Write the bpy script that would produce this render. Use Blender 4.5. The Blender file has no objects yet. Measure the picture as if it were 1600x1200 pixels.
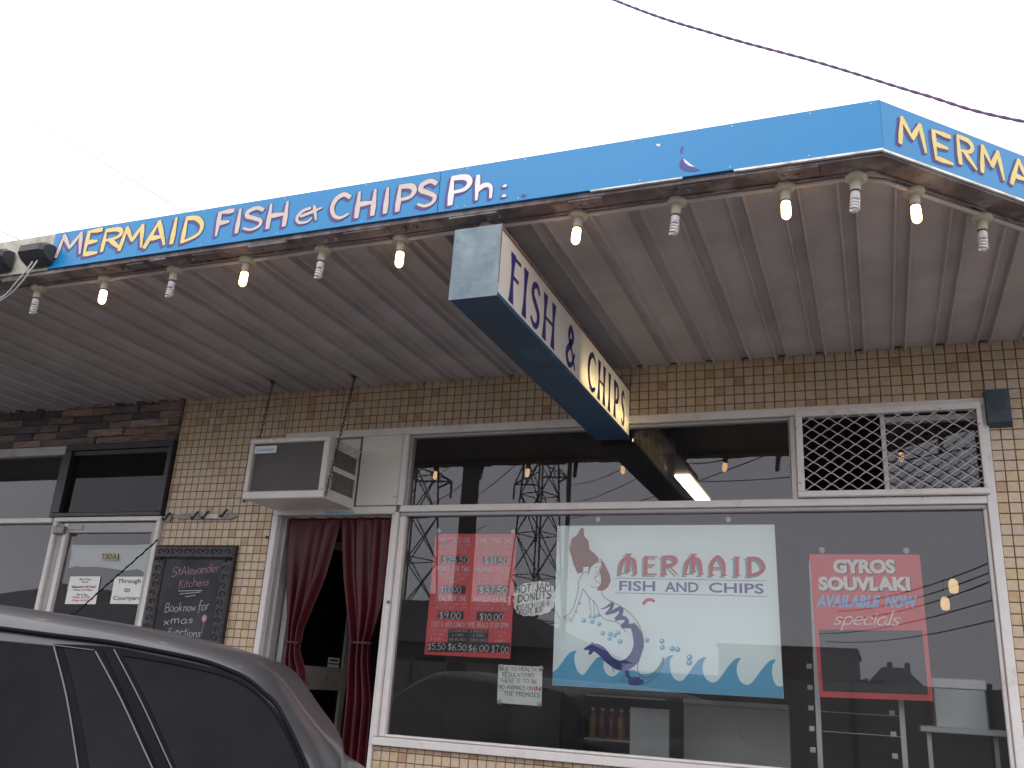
import bpy, bmesh, math, random
from mathutils import Vector, Matrix
random.seed(7)
S = bpy.context.scene
COL = S.collection
# ------------------------------------------------------------------ camera
FPX = 1423.62                      # focal length in pixels of the 1600 px wide picture
CAMP = Vector((2.5731, -4.7449, 1.15))
YAW, PITCH, ROLL = math.radians(-22.26949), math.radians(18.73682), math.radians(3.61953)
fwd = Vector((math.sin(YAW)*math.cos(PITCH), math.cos(YAW)*math.cos(PITCH), math.sin(PITCH)))
r0 = Vector((math.cos(YAW), -math.sin(YAW), 0)); u0 = r0.cross(fwd)
RGT = math.cos(ROLL)*r0 + math.sin(ROLL)*u0
UPV = -math.sin(ROLL)*r0 + math.cos(ROLL)*u0
cam = bpy.data.objects.new('camera', bpy.data.cameras.new('camera'))
COL.objects.link(cam); S.camera = cam
cam.data.sensor_width = 36; cam.data.lens = FPX/1600*36
cam.data.clip_start = 0.05; cam.data.clip_end = 900
cam.matrix_world = Matrix(((RGT.x, UPV.x, -fwd.x, CAMP.x), (RGT.y, UPV.y, -fwd.y, CAMP.y), (RGT.z, UPV.z, -fwd.z, CAMP.z), (0, 0, 0, 1)))
# ------------------------------------------------------------------ sky, sun, exposure
W = bpy.data.worlds.new('World'); S.world = W; W.use_nodes = True
nt = W.node_tree; nt.nodes.clear()
sky = nt.nodes.new('ShaderNodeTexSky'); sky.sky_type = 'NISHITA'; sky.sun_disc = False
SUN_EL, SUN_AZ = math.radians(52), math.radians(205)     # azimuth measured clockwise from +y
sky.sun_elevation = SUN_EL; sky.sun_rotation = SUN_AZ; sky.dust_density = 4.0
hs = nt.nodes.new('ShaderNodeHueSaturation'); hs.inputs['Saturation'].default_value = 0.15
mx = nt.nodes.new('ShaderNodeMixRGB'); mx.inputs[0].default_value = 0.86
mx.inputs[2].default_value = (17.4, 17.6, 18.8, 1)       # even cloud deck
bg = nt.nodes.new('ShaderNodeBackground'); bg.inputs['Strength'].default_value = 0.10
wo = nt.nodes.new('ShaderNodeOutputWorld')
nt.links.new(sky.outputs[0], hs.inputs['Color']); nt.links.new(hs.outputs[0], mx.inputs[1])
nt.links.new(mx.outputs[0], bg.inputs['Color']); nt.links.new(bg.outputs[0], wo.inputs['Surface'])
sl = bpy.data.lights.new('sun', 'SUN'); sl.energy = 0.6; sl.angle = math.radians(35); sl.color = (1, .97, .92)
sun = bpy.data.objects.new('sun', sl); COL.objects.link(sun)
sd = Vector((math.sin(SUN_AZ)*math.cos(SUN_EL), math.cos(SUN_AZ)*math.cos(SUN_EL), math.sin(SUN_EL)))
sun.rotation_euler = sd.to_track_quat('Z', 'Y').to_euler()
S.view_settings.view_transform = 'Standard'; S.view_settings.look = 'None'
S.view_settings.exposure = 0.34; S.view_settings.gamma = 1.0; S.view_settings.use_curve_mapping = False
S.render.engine = 'CYCLES'; S.cycles.use_denoising = True
S.cycles.max_bounces = 10; S.cycles.transparent_max_bounces = 16; S.cycles.sample_clamp_indirect = 6

# ------------------------------------------------------------------ helpers
def ray(x, y): return RGT*((x-800)/FPX) - UPV*((y-600)/FPX) + fwd
def at(x, y, Y=0.0):               # the point of the upright plane y=Y seen at a photo pixel
    d = ray(x, y); return CAMP + d*((Y-CAMP.y)/d.y)
def atz(x, y, Z):
    d = ray(x, y); return CAMP + d*((Z-CAMP.z)/d.z)
def atx(x, y, X):
    d = ray(x, y); return CAMP + d*((X-CAMP.x)/d.x)
def behind(x, y, t, Yp=0.02):      # a far thing behind the camera whose mirror image in the shop glass is at a pixel
    d = ray(x, y); h = CAMP + d*((Yp-CAMP.y)/d.y)
    d = d/math.hypot(d.x, d.y); d.y *= -1
    return h + d*t

def mat(name, col, rough=0.6, metal=0.0, var=0.0, vs=8.0, bump=0.0, bs=60.0, dirt=None, ds=3.0, da=0.5, emit=None, es=0.0, spec=0.5, coat=0.0, alpha=1.0):
    m = bpy.data.materials.new(name); m.use_nodes = True
    n = m.node_tree.nodes; L = m.node_tree.links; b = n['Principled BSDF']
    b.inputs['Base Color'].default_value = (*col, 1); b.inputs['Roughness'].default_value = rough
    b.inputs['Metallic'].default_value = metal; b.inputs['Specular IOR Level'].default_value = spec
    if coat: b.inputs['Coat Weight'].default_value = coat; b.inputs['Coat Roughness'].default_value = .08
    if alpha < 1: b.inputs['Alpha'].default_value = alpha
    src = None
    if var or dirt or bump:
        tc = n.new('ShaderNodeTexCoord')
        geo = n.new('ShaderNodeNewGeometry')
    if var:
        no = n.new('ShaderNodeTexNoise'); no.inputs['Scale'].default_value = vs; no.inputs['Detail'].default_value = 6
        L.new(geo.outputs['Position'], no.inputs['Vector'])
        mr = n.new('ShaderNodeMapRange'); mr.inputs[1].default_value = .25; mr.inputs[2].default_value = .75
        mr.inputs[3].default_value = 1-var; mr.inputs[4].default_value = 1+var*.6
        L.new(no.outputs['Fac'], mr.inputs[0])
        mu = n.new('ShaderNodeVectorMath'); mu.operation = 'SCALE'; mu.inputs[0].default_value = col
        L.new(mr.outputs[0], mu.inputs['Scale']); src = mu.outputs[0]
    if dirt:
        no = n.new('ShaderNodeTexNoise'); no.inputs['Scale'].default_value = ds; no.inputs['Detail'].default_value = 8; no.inputs['Roughness'].default_value = .65
        L.new(geo.outputs['Position'], no.inputs['Vector'])
        cr = n.new('ShaderNodeMapRange'); cr.inputs[1].default_value = 1-da-.12; cr.inputs[2].default_value = 1-da+.14
        L.new(no.outputs['Fac'], cr.inputs[0])
        mm = n.new('ShaderNodeMixRGB'); mm.inputs[1].default_value = (*col, 1); mm.inputs[2].default_value = (*dirt, 1)
        L.new(cr.outputs[0], mm.inputs[0])
        if src: L.new(src, mm.inputs[1])
        src = mm.outputs[0]
    if src: L.new(src, b.inputs['Base Color'])
    if bump:
        no = n.new('ShaderNodeTexNoise'); no.inputs['Scale'].default_value = bs; no.inputs['Detail'].default_value = 5
        L.new(geo.outputs['Position'], no.inputs['Vector'])
        bp = n.new('ShaderNodeBump'); bp.inputs['Strength'].default_value = bump; bp.inputs['Distance'].default_value = .01
        L.new(no.outputs['Fac'], bp.inputs['Height']); L.new(bp.outputs[0], b.inputs['Normal'])
    if emit:
        b.inputs['Emission Color'].default_value = (*emit, 1); b.inputs['Emission Strength'].default_value = es
    return m

class MB:                          # collects shapes, becomes ONE mesh object
    def __init__(s): s.v = []; s.f = []; s.m = []; s.sm = []
    def add(s, vs, fs, mi=0, smooth=False):
        o = len(s.v); s.v += [tuple(v) for v in vs]
        for f in fs: s.f.append([i+o for i in f]); s.m.append(mi); s.sm.append(smooth)
        return s
    def box(s, x0, x1, y0, y1, z0, z1, mi=0):
        if x0 > x1: x0, x1 = x1, x0
        if y0 > y1: y0, y1 = y1, y0
        if z0 > z1: z0, z1 = z1, z0
        v = [(x, y, z) for x in (x0, x1) for y in (y0, y1) for z in (z0, z1)]
        return s.add(v, [(0,1,3,2),(4,6,7,5),(0,4,5,1),(2,3,7,6),(0,2,6,4),(1,5,7,3)], mi)
    def bbox(s, x0, x1, y0, y1, z0, z1, b=.003, mi=0):     # box with its front (-y) edges chamfered
        v = [(x0,y1,z0),(x1,y1,z0),(x1,y1,z1),(x0,y1,z1),(x0,y0+b,z0),(x1,y0+b,z0),(x1,y0+b,z1),(x0,y0+b,z1),
             (x0+b,y0,z0+b),(x1-b,y0,z0+b),(x1-b,y0,z1-b),(x0+b,y0,z1-b)]
        return s.add(v, [(0,3,2,1),(0,1,5,4),(1,2,6,5),(2,3,7,6),(3,0,4,7),(4,5,9,8),(5,6,10,9),(6,7,11,10),(7,4,8,11),(8,9,10,11)], mi)
    def obox(s, M, sx, sy, sz, mi=0):
        v = [M @ Vector((x*sx/2, y*sy/2, z*sz/2)) for x in (-1, 1) for y in (-1, 1) for z in (-1, 1)]
        return s.add(v, [(0,1,3,2),(4,6,7,5),(0,4,5,1),(2,3,7,6),(0,2,6,4),(1,5,7,3)], mi)
    def bar(s, a, b, w, h=None, mi=0):
        a = Vector(a); b = Vector(b); d = b-a; h = h or w
        q = d.to_track_quat('Z', 'Y').to_matrix().to_4x4(); q.translation = (a+b)/2
        return s.obox(q, w, h, d.length, mi)
    def tube(s, pts, r, n=8, mi=0, cap=True):
        pts = [Vector(p) for p in pts]; rs = r if isinstance(r, (list, tuple)) else [r]*len(pts)
        vs = []; fs = []; px = None
        for i, p in enumerate(pts):
            d = (pts[min(i+1, len(pts)-1)] - pts[max(i-1, 0)]).normalized()
            if px is None: px = d.orthogonal().normalized()
            px = (px - d*px.dot(d)); px = px.normalized() if px.length > 1e-6 else d.orthogonal().normalized()
            py = d.cross(px)
            for k in range(n):
                a = 2*math.pi*k/n; vs.append(p + (px*math.cos(a)+py*math.sin(a))*rs[i])
        for i in range(len(pts)-1):
            for k in range(n):
                fs.append((i*n+k, i*n+(k+1) % n, (i+1)*n+(k+1) % n, (i+1)*n+k))
        s.add(vs, fs, mi, True)
        if cap:
            o = len(vs); s.add(vs[:n], [tuple(range(n-1, -1, -1))], mi); s.add(vs[-n:], [tuple(range(n))], mi)
        return s
    def lathe(s, c, prof, n=16, mi=0, ax='z'):              # prof: (radius, offset along the axis)
        vs = []; fs = []
        for r, h in prof:
            for k in range(n):
                a = 2*math.pi*k/n; p = (r*math.cos(a), r*math.sin(a), h)
                if ax == 'y': p = (p[0], p[2], p[1])
                if ax == 'x': p = (p[2], p[0], p[1])
                vs.append(Vector(c)+Vector(p))
        for i in range(len(prof)-1):
            for k in range(n): fs.append((i*n+k, i*n+(k+1) % n, (i+1)*n+(k+1) % n, (i+1)*n+k))
        return s.add(vs, fs, mi, True)
    def poly(s, pts, mi=0): return s.add(pts, [tuple(range(len(pts)))], mi)
    def prism(s, pts, d, mi=0):                             # outline pts pushed along vector d
        n = len(pts); d = Vector(d); a = [Vector(p) for p in pts]; b = [p+d for p in a]
        s.add(a+b, [tuple(range(n-1, -1, -1)), tuple(range(n, 2*n))] + [(i, (i+1) % n, (i+1) % n+n, i+n) for i in range(n)], mi)
        return s
    def mesh(s, name, mats):
        me = bpy.data.meshes.new(name); me.from_pydata(s.v, [], s.f)
        for m in (mats if isinstance(mats, (list, tuple)) else [mats]): me.materials.append(m)
        me.polygons.foreach_set('material_index', s.m); me.polygons.foreach_set('use_smooth', s.sm)
        me.update(); return me
    def obj(s, name, mats, parent=None, fix=True):
        me = s.mesh(name, mats)
        if fix and len(s.f) < 60000:
            bm = bmesh.new(); bm.from_mesh(me); bmesh.ops.recalc_face_normals(bm, faces=bm.faces); bm.to_mesh(me); bm.free()
        o = bpy.data.objects.new(name, me); COL.objects.link(o)
        if parent: o.parent = parent; o.matrix_parent_inverse = Matrix.Identity(4)
        return o
def tag(o, label=None, cat=None, group=None, kind=None):
    if label: o['label'] = label
    if cat: o['category'] = cat
    if group: o['group'] = group
    if kind: o['kind'] = kind
    return o
def thing(name, label, cat, group=None, loc=(0, 0, 0)):
    o = bpy.data.objects.new(name, None); COL.objects.link(o); o.location = loc; o.empty_display_size = .1
    return tag(o, label, cat, group)
def struct(name, mb, m, parent=None):
    o = mb.obj(name, m, parent)
    if not parent: o['kind'] = 'structure'
    return o
def crom(pts, n=6, closed=False):
    P = [Vector(p) for p in pts]; N = len(P); out = []
    if N < 3: return P
    rng = range(N if closed else N-1)
    for i in rng:
        if closed: a, b, c, d = P[(i-1) % N], P[i], P[(i+1) % N], P[(i+2) % N]
        else: a, b, c, d = P[max(i-1, 0)], P[i], P[i+1], P[min(i+2, N-1)]
        for k in range(n):
            t = k/n
            out.append(.5*((2*b)+(c-a)*t+(2*a-5*b+4*c-d)*t*t+(3*b-a-3*c+d)*t**3))
    if not closed: out.append(P[-1])
    return out

# --- stroke lettering: every glyph is a list of strokes on a unit-high box; 'c' marks a curved stroke
G = {
'A': (.72, [((0,0),(.36,1)), ((.36,1),(.72,0)), ((.13,.34),(.6,.34))]),
'B': (.6, [((.05,0),(.05,1)), 'c', ((.05,1),(.42,.97),(.5,.76),(.38,.54),(.05,.52)), 'c', ((.05,.52),(.46,.5),(.6,.27),(.46,.04),(.05,0))]),
'C': (.66, ['c', ((.64,.84),(.4,1),(.12,.85),(0,.5),(.12,.14),(.38,0),(.66,.12))]),
'D': (.68, [((.05,0),(.05,1)), 'c', ((.05,1),(.42,.93),(.66,.6),(.56,.22),(.05,0))]),
'E': (.56, [((.56,1),(.05,1)), ((.05,1),(.05,0)), ((.05,0),(.56,0)), ((.05,.52),(.46,.52))]),
'F': (.54, [((.56,1),(.05,1)), ((.05,1),(.05,0)), ((.05,.54),(.46,.54))]),
'G': (.7, ['c', ((.64,.86),(.38,1),(.1,.84),(0,.48),(.12,.12),(.4,0),(.66,.14),(.66,.44)), ((.66,.44),(.4,.44))]),
'H': (.64, [((.05,0),(.05,1)), ((.6,0),(.6,1)), ((.05,.5),(.6,.5))]),
'I': (.14, [((.07,0),(.07,1))]),
'J': (.42, ['c', ((.38,1),(.38,.3),(.3,.04),(.12,.02),(0,.18))]),
'K': (.6, [((.05,0),(.05,1)), ((.58,1),(.06,.46)), ((.2,.58),(.6,0))]),
'L': (.5, [((.05,1),(.05,0)), ((.05,0),(.5,0))]),
'M': (.86, [((0,0),(.12,1)), ((.12,1),(.43,.35)), ((.43,.35),(.74,1)), ((.74,1),(.86,0))]),
'N': (.68, [((.05,0),(.05,1)), ((.05,1),(.64,0)), ((.64,0),(.64,1))]),
'O': (.72, ['c', ((.36,1),(.1,.84),(0,.5),(.1,.16),(.36,0),(.62,.16),(.72,.5),(.62,.84),(.36,1))]),
'P': (.58, [((.05,0),(.05,1)), 'c', ((.05,1),(.44,.96),(.58,.74),(.44,.5),(.05,.44))]),
'R': (.6, [((.05,0),(.05,1)), 'c', ((.05,1),(.44,.97),(.56,.76),(.42,.56),(.05,.5)), ((.24,.5),(.62,0))]),
'S': (.56, ['c', ((.54,.86),(.34,1),(.08,.9),(.06,.68),(.3,.52),(.52,.34),(.48,.1),(.24,0),(0,.12))]),
'T': (.62, [((0,1),(.62,1)), ((.31,1),(.31,0))]),
'U': (.64, ['c', ((.05,1),(.05,.3),(.16,.04),(.34,0),(.52,.06),(.6,.3),(.6,1))]),
'V': (.68, [((0,1),(.34,0)), ((.34,0),(.68,1))]),
'W': (.94, [((0,1),(.22,0)), ((.22,0),(.47,.8)), ((.47,.8),(.72,0)), ((.72,0),(.94,1))]),
'X': (.62, [((0,1),(.62,0)), ((.62,1),(0,0))]),
'Y': (.62, [((0,1),(.31,.5)), ((.62,1),(.31,.5)), ((.31,.5),(.31,0))]),
'Z': (.6, [((0,1),(.6,1)), ((.6,1),(0,0)), ((0,0),(.6,0))]),
'0': (.58, ['c', ((.29,1),(.06,.8),(0,.5),(.08,.16),(.29,0),(.5,.16),(.58,.5),(.52,.8),(.29,1))]),
'1': (.3, [((0,.8),(.18,1)), ((.18,1),(.18,0))]),
'2': (.56, ['c', ((.02,.8),(.2,1),(.46,.92),(.5,.66),(.3,.36),(0,0)), ((0,0),(.56,0))]),
'3': (.54, ['c', ((.02,.86),(.24,1),(.46,.86),(.42,.62),(.2,.53)), 'c', ((.2,.53),(.48,.44),(.52,.18),(.28,0),(0,.12))]),
'5': (.54, [((.5,1),(.08,1)), ((.08,1),(.05,.56)), 'c', ((.05,.56),(.32,.62),(.52,.4),(.46,.12),(.22,0),(0,.1))]),
'6': (.54, ['c', ((.46,.96),(.2,.8),(.02,.4),(.1,.08),(.3,0),(.5,.14),(.5,.4),(.3,.52),(.08,.36))]),
'7': (.54, [((0,1),(.54,1)), ((.54,1),(.2,0))]),
'9': (.54, ['c', ((.5,.7),(.36,.5),(.12,.52),(.02,.74),(.14,.96),(.38,1),(.52,.76),(.46,.3),(.3,0))]),
'$': (.54, ['c', ((.52,.82),(.3,.94),(.06,.84),(.06,.64),(.3,.5),(.5,.34),(.46,.14),(.24,.06),(0,.16)), ((.28,1.1),(.25,-.1))]),
'&': (.7, ['c', ((.7,.02),(.4,.44),(.16,.74),(.3,1),(.48,.78),(.28,.54),(.04,.26),(.2,0),(.48,.1),(.66,.42))]),
'e&': (.74, ['c', ((.46,.86),(.18,.74),(0,.36),(.12,.04),(.42,.02),(.56,.2)), ((.14,.42),(.6,.62)), ((.6,.95),(.74,.05)), ((.36,.5),(.9,.78))]),
'.': (.08, [((.02,0),(.06,.03))]), '-': (.3, [((0,.45),(.3,.45))]), '/': (.4, [((0,0),(.4,1))]),
'(': (.2, ['c', ((.2,1.05),(0,.5),(.2,-.05))]), ')': (.2, ['c', ((0,1.05),(.2,.5),(0,-.05))]),
'!': (.1, [((.05,1),(.05,.3)), ((.05,.05),(.05,0))]), ' ': (.3, []), "'": (.1, [((.06,1),(.04,.75))]), ':': (.1, [((.05,.62),(.05,.7)), ((.05,.05),(.05,.13))]),
'h': (.54, [((.05,1.1),(.05,0)), 'c', ((.05,.4),(.26,.62),(.46,.5),(.48,0))]),
'a': (.5, ['c', ((.46,.5),(.2,.56),(0,.3),(.12,.02),(.36,.08),(.46,.5),(.46,.2),(.54,0))]),
'c': (.44, ['c', ((.42,.46),(.2,.58),(0,.3),(.14,.02),(.42,.08))]),
'd': (.52, ['c', ((.46,.44),(.2,.56),(0,.28),(.16,0),(.44,.12)), ((.48,1),(.46,0))]),
'e': (.46, ['c', ((.03,.3),(.4,.34),(.36,.54),(.12,.52),(0,.28),(.14,.02),(.44,.08))]),
'f': (.4, ['c', ((.42,.92),(.26,1),(.16,.8),(.16,.2),(.08,-.2)), ((0,.5),(.36,.52))]),
'i': (.12, [((.06,.5),(.06,0)), ((.06,.72),(.07,.78))]),
'k': (.46, [((.05,1),(.05,0)), ((.42,.52),(.06,.24)), ((.16,.32),(.46,0))]),
'l': (.12, [((.06,1),(.06,0))]),
'm': (.78, [((.04,.52),(.04,0)), 'c', ((.04,.36),(.22,.54),(.36,.44),(.37,0)), 'c', ((.37,.36),(.55,.54),(.7,.44),(.72,0))]),
'n': (.5, [((.05,.52),(.05,0)), 'c', ((.05,.36),(.26,.54),(.42,.44),(.44,0))]),
'o': (.48, ['c', ((.24,.54),(.04,.42),(.02,.14),(.24,0),(.44,.14),(.46,.4),(.24,.54))]),
'p': (.5, [((.05,.52),(.05,-.4)), 'c', ((.05,.42),(.28,.56),(.48,.36),(.38,.04),(.05,.06))]),
'r': (.34, [((.05,.52),(.05,0)), 'c', ((.05,.32),(.18,.5),(.36,.5))]),
's': (.38, ['c', ((.36,.46),(.16,.54),(.04,.4),(.2,.28),(.34,.14),(.18,0),(0,.06))]),
't': (.34, [((.16,.86),(.16,.04)), ((0,.54),(.34,.54))]),
'u': (.48, ['c', ((.04,.52),(.06,.1),(.26,0),(.42,.16),(.44,.52)), ((.44,.52),(.46,0))]),
'w': (.66, [((0,.52),(.16,0)), ((.16,0),(.33,.44)), ((.33,.44),(.5,0)), ((.5,0),(.66,.52))]),
'x': (.44, [((0,.52),(.44,0)), ((.44,.52),(0,0))]),
'Mu': (.9, ['c', ((.02,0),(.1,.5),(.2,.8),(.45,.95)), 'c', ((.45,.95),(.7,.8),(.8,.5),(.88,0)), ((.45,1.1),(.45,.15)), ((.3,1.12),(.6,1.12)), ((-.02,0),(.18,0)), ((.72,0),(.94,0)), ((.33,.15),(.57,.15))]),
'Au': (.8, ['c', ((.06,0),(.1,.6),(.4,1),(.7,.6),(.72,0)), ((.1,.4),(.7,.4)), ((-.04,0),(.2,0)), ((.6,0),(.84,0))]),
}
def gstrokes(ch):
    w, L = G[ch] if ch in G else G.get(ch.upper(), G[' ']); out = []; c = False
    for e in L:
        if e == 'c': c = True; continue
        out.append(crom([(p[0], p[1], 0) for p in e], 5) if c else [Vector((p[0], p[1], 0)) for p in e]); c = False
    return w, out
def ribbon(mb, pts, wf, M, mi=0, ends=0.5):
    """a flat painted stroke: pts in letter space, width wf(t), M(u,v) -> world"""
    if ends and len(pts) > 1:
        w0, w1 = wf(0), wf(1)
        pts = list(pts); pts[0] = pts[0]-(pts[1]-pts[0]).normalized()*w0*ends*.5; pts[-1] = pts[-1]+(pts[-1]-pts[-2]).normalized()*w1*ends*.5
    n = len(pts); vs = []
    for i, p in enumerate(pts):
        d = (pts[min(i+1, n-1)]-pts[max(i-1, 0)]).normalized(); nn = Vector((-d.y, d.x, 0)); w = wf(i/(n-1))/2
        a = p+nn*w; b = p-nn*w; vs += [M(a.x, a.y), M(b.x, b.y)]
    mb.add(vs, [(2*i, 2*i+1, 2*i+3, 2*i+2) for i in range(n-1)], mi)
def even(w): return lambda t: w
def brushy(w): return lambda t: w*(1.25-1.0*abs(t-.35)*.7)
def flare(w): return lambda t: w*(.72+.75*abs(2*t-1)**2.2)
def layout(s, sp=.17):
    """list of (glyph, u offset) and the total width; entries of s may be multi-char names"""
    x = 0; out = []
    for ch in s:
        w = (G[ch] if ch in G else G.get(ch.upper(), G[' ']))[0]; out.append((ch, x)); x += w+sp
    return out, x-sp
def write(mb, s, a, du, dv, nrm, wid=.12, wf=even, mi=0, sp=.17, off=0.0012, shear=0.0, jit=0.0, lift=0.0002, shift=(0, 0)):
    """letter s from point a; du = full width vector, dv = height vector"""
    lay, tw = layout(s, sp); k = 0
    a = Vector(a); du = Vector(du); dv = Vector(dv); nrm = Vector(nrm).normalized()
    asp = du.length/tw/dv.length                  # stretch of the letters
    for ch, x in lay:
        w, st = gstrokes(ch); jy = random.uniform(-jit, jit); js = 1+random.uniform(-jit, jit)
        for p in st:
            k += 1
            def M(u, v, k=k, x=x, jy=jy, js=js):
                return a + du*((x+shift[0]+u)/tw) + du*(shear*v/tw) + dv*(v*js+jy+shift[1]) + nrm*(off+lift*(k % 4))
            ribbon(mb, p, wf(wid), M, mi)
    return mb
NY = (0, -1, 0)
def pw(mb, s, p0, p1, h, Y, crop=None, **k):       # lettering on an upright plane y=Y placed by its place in the photo
    if crop:
        ox, oy, sc = crop; p0 = (ox+p0[0]/sc, oy+p0[1]/sc); p1 = (ox+p1[0]/sc, oy+p1[1]/sc); h = h/sc
    a = at(*p0, Y); b = at(*p1, Y); c = at(p0[0], p0[1]-h, Y)
    write(mb, s, a, b-a, Vector((0, 0, (c-a).length)), NY, **k)
FCACHE = {}
def font_mesh(s, bold=0.0, shear=0.0):
    key = (s, bold, shear)
    if key not in FCACHE:
        c = bpy.data.curves.new('t', 'FONT'); c.body = s; c.offset = bold; c.shear = shear; c.resolution_u = 3; c.fill_mode = 'FRONT'
        o = bpy.data.objects.new('t', c); COL.objects.link(o); dg = bpy.context.evaluated_depsgraph_get()
        me = o.evaluated_get(dg).to_mesh(); V = [v.co.copy() for v in me.vertices]; F = [tuple(p.vertices) for p in me.polygons]
        o.evaluated_get(dg).to_mesh_clear(); bpy.data.objects.remove(o); bpy.data.curves.remove(c)
        x0 = min(v.x for v in V); x1 = max(v.x for v in V); y0 = min(v.y for v in V); y1 = max(v.y for v in V)
        FCACHE[key] = ([((v.x-x0)/(x1-x0), (v.y-y0)/(y1-y0)) for v in V], F)
    return FCACHE[key]
def fw(mb, s, p0, p1, h, Y, crop=None, mi=0, bold=0.0, shear=0.0, off=.0012):
    if crop:
        ox, oy, sc = crop; p0 = (ox+p0[0]/sc, oy+p0[1]/sc); p1 = (ox+p1[0]/sc, oy+p1[1]/sc); h = h/sc
    a = at(*p0, Y); b = at(*p1, Y); hh = (at(p0[0], p0[1]-h, Y)-a).length
    V, F = font_mesh(s, bold, shear)
    mb.add([a+(b-a)*u+Vector((0, -off, hh*v)) for u, v in V], F, mi)

# ------------------------------------------------------------------ materials
M = {}
def tile_material():
    m = bpy.data.materials.new('cream_glazed_tile'); m.use_nodes = True; n = m.node_tree.nodes; L = m.node_tree.links; b = n['Principled BSDF']
    g = n.new('ShaderNodeNewGeometry')
    sn = n.new('ShaderNodeVectorMath'); sn.operation = 'SNAP'; sn.inputs[1].default_value = (.052, 10, .0507147)
    ad = n.new('ShaderNodeVectorMath'); ad.operation = 'ADD'; ad.inputs[1].default_value = (0, 5, -2.68967+.0507147*100)
    L.new(g.outputs['Position'], ad.inputs[0]); L.new(ad.outputs[0], sn.inputs[0])
    wn = n.new('ShaderNodeTexWhiteNoise'); wn.noise_dimensions = '3D'; L.new(sn.outputs[0], wn.inputs['Vector'])
    cr = n.new('ShaderNodeValToRGB'); e = cr.color_ramp.elements
    cols = [(0, (.56,.42,.24)), (.16, (.60,.465,.28)), (.34, (.62,.50,.315)), (.52, (.585,.47,.295)), (.68, (.61,.455,.31)), (.82, (.57,.49,.32)), (.92, (.53,.37,.19)), (.97, (.48,.32,.20)), (1, (.44,.29,.18))]
    e[0].position = 0; e[0].color = (*cols[0][1], 1); e[1].position = 1; e[1].color = (*cols[-1][1], 1)
    for p, c in cols[1:-1]:
        q = cr.color_ramp.elements.new(p); q.color = (c[0]*.96, c[1]*.945, c[2]*1.06, 1)
    L.new(wn.outputs['Value'], cr.inputs[0])
    no = n.new('ShaderNodeTexNoise'); no.inputs['Scale'].default_value = 45; no.inputs['Detail'].default_value = 4; L.new(g.outputs['Position'], no.inputs['Vector'])
    n2 = n.new('ShaderNodeTexNoise'); n2.inputs['Scale'].default_value = 1.6; n2.inputs['Detail'].default_value = 5; L.new(g.outputs['Position'], n2.inputs['Vector'])
    mr = n.new('ShaderNodeMapRange'); mr.inputs[1].default_value = .3; mr.inputs[2].default_value = .7; mr.inputs[3].default_value = .9; mr.inputs[4].default_value = 1.06; L.new(no.outputs['Fac'], mr.inputs[0])
    mr2 = n.new('ShaderNodeMapRange'); mr2.inputs[1].default_value = .3; mr2.inputs[2].default_value = .7; mr2.inputs[3].default_value = .88; mr2.inputs[4].default_value = 1.06; L.new(n2.outputs['Fac'], mr2.inputs[0])
    pr = n.new('ShaderNodeMath'); pr.operation = 'MULTIPLY'; L.new(mr.outputs[0], pr.inputs[0]); L.new(mr2.outputs[0], pr.inputs[1])
    sc = n.new('ShaderNodeVectorMath'); sc.operation = 'SCALE'; L.new(cr.outputs[0], sc.inputs[0]); L.new(pr.outputs[0], sc.inputs['Scale'])
    L.new(sc.outputs[0], b.inputs['Base Color']); b.inputs['Roughness'].default_value = .32; b.inputs['Specular IOR Level'].default_value = .35
    bp = n.new('ShaderNodeBump'); bp.inputs['Strength'].default_value = .25; bp.inputs['Distance'].default_value = .004; L.new(no.outputs['Fac'], bp.inputs['Height']); L.new(bp.outputs[0], b.inputs['Normal'])
    return m
M['tile'] = tile_material()
M['grout'] = mat('brown_grout', (.19, .105, .065), .95, var=.35, vs=30, bump=.4, bs=200)
def stone_material():
    m = mat('ledge_stone', (.2, .15, .12), .85, bump=.8, bs=40); n = m.node_tree.nodes; L = m.node_tree.links; b = n['Principled BSDF']
    oi = n.new('ShaderNodeObjectInfo'); cr = n.new('ShaderNodeValToRGB'); e = cr.color_ramp.elements
    e[0].color = (.09, .075, .09, 1); e[1].color = (.36, .26, .22, 1)
    for p, c in ((.2, (.10, .085, .09)), (.4, (.16, .13, .12)), (.6, (.21, .14, .105)), (.8, (.28, .20, .17))):
        q = cr.color_ramp.elements.new(p); q.color = (*c, 1)
    L.new(oi.outputs['Random'], cr.inputs[0])
    g = n.new('ShaderNodeNewGeometry'); mp = n.new('ShaderNodeMapping'); mp.inputs['Scale'].default_value = (6, 6, 45)
    no = n.new('ShaderNodeTexNoise'); no.inputs['Detail'].default_value = 6; no.inputs['Scale'].default_value = 1.4
    L.new(g.outputs['Position'], mp.inputs[0]); L.new(mp.outputs[0], no.inputs['Vector'])
    mr = n.new('ShaderNodeMapRange'); mr.inputs[1].default_value = .3; mr.inputs[2].default_value = .7; mr.inputs[3].default_value = .6; mr.inputs[4].default_value = 1.3; L.new(no.outputs['Fac'], mr.inputs[0])
    sc = n.new('ShaderNodeVectorMath'); sc.operation = 'SCALE'; L.new(cr.outputs[0], sc.inputs[0]); L.new(mr.outputs[0], sc.inputs['Scale']); L.new(sc.outputs[0], b.inputs['Base Color'])
    return m
M['stone'] = stone_material()
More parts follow.
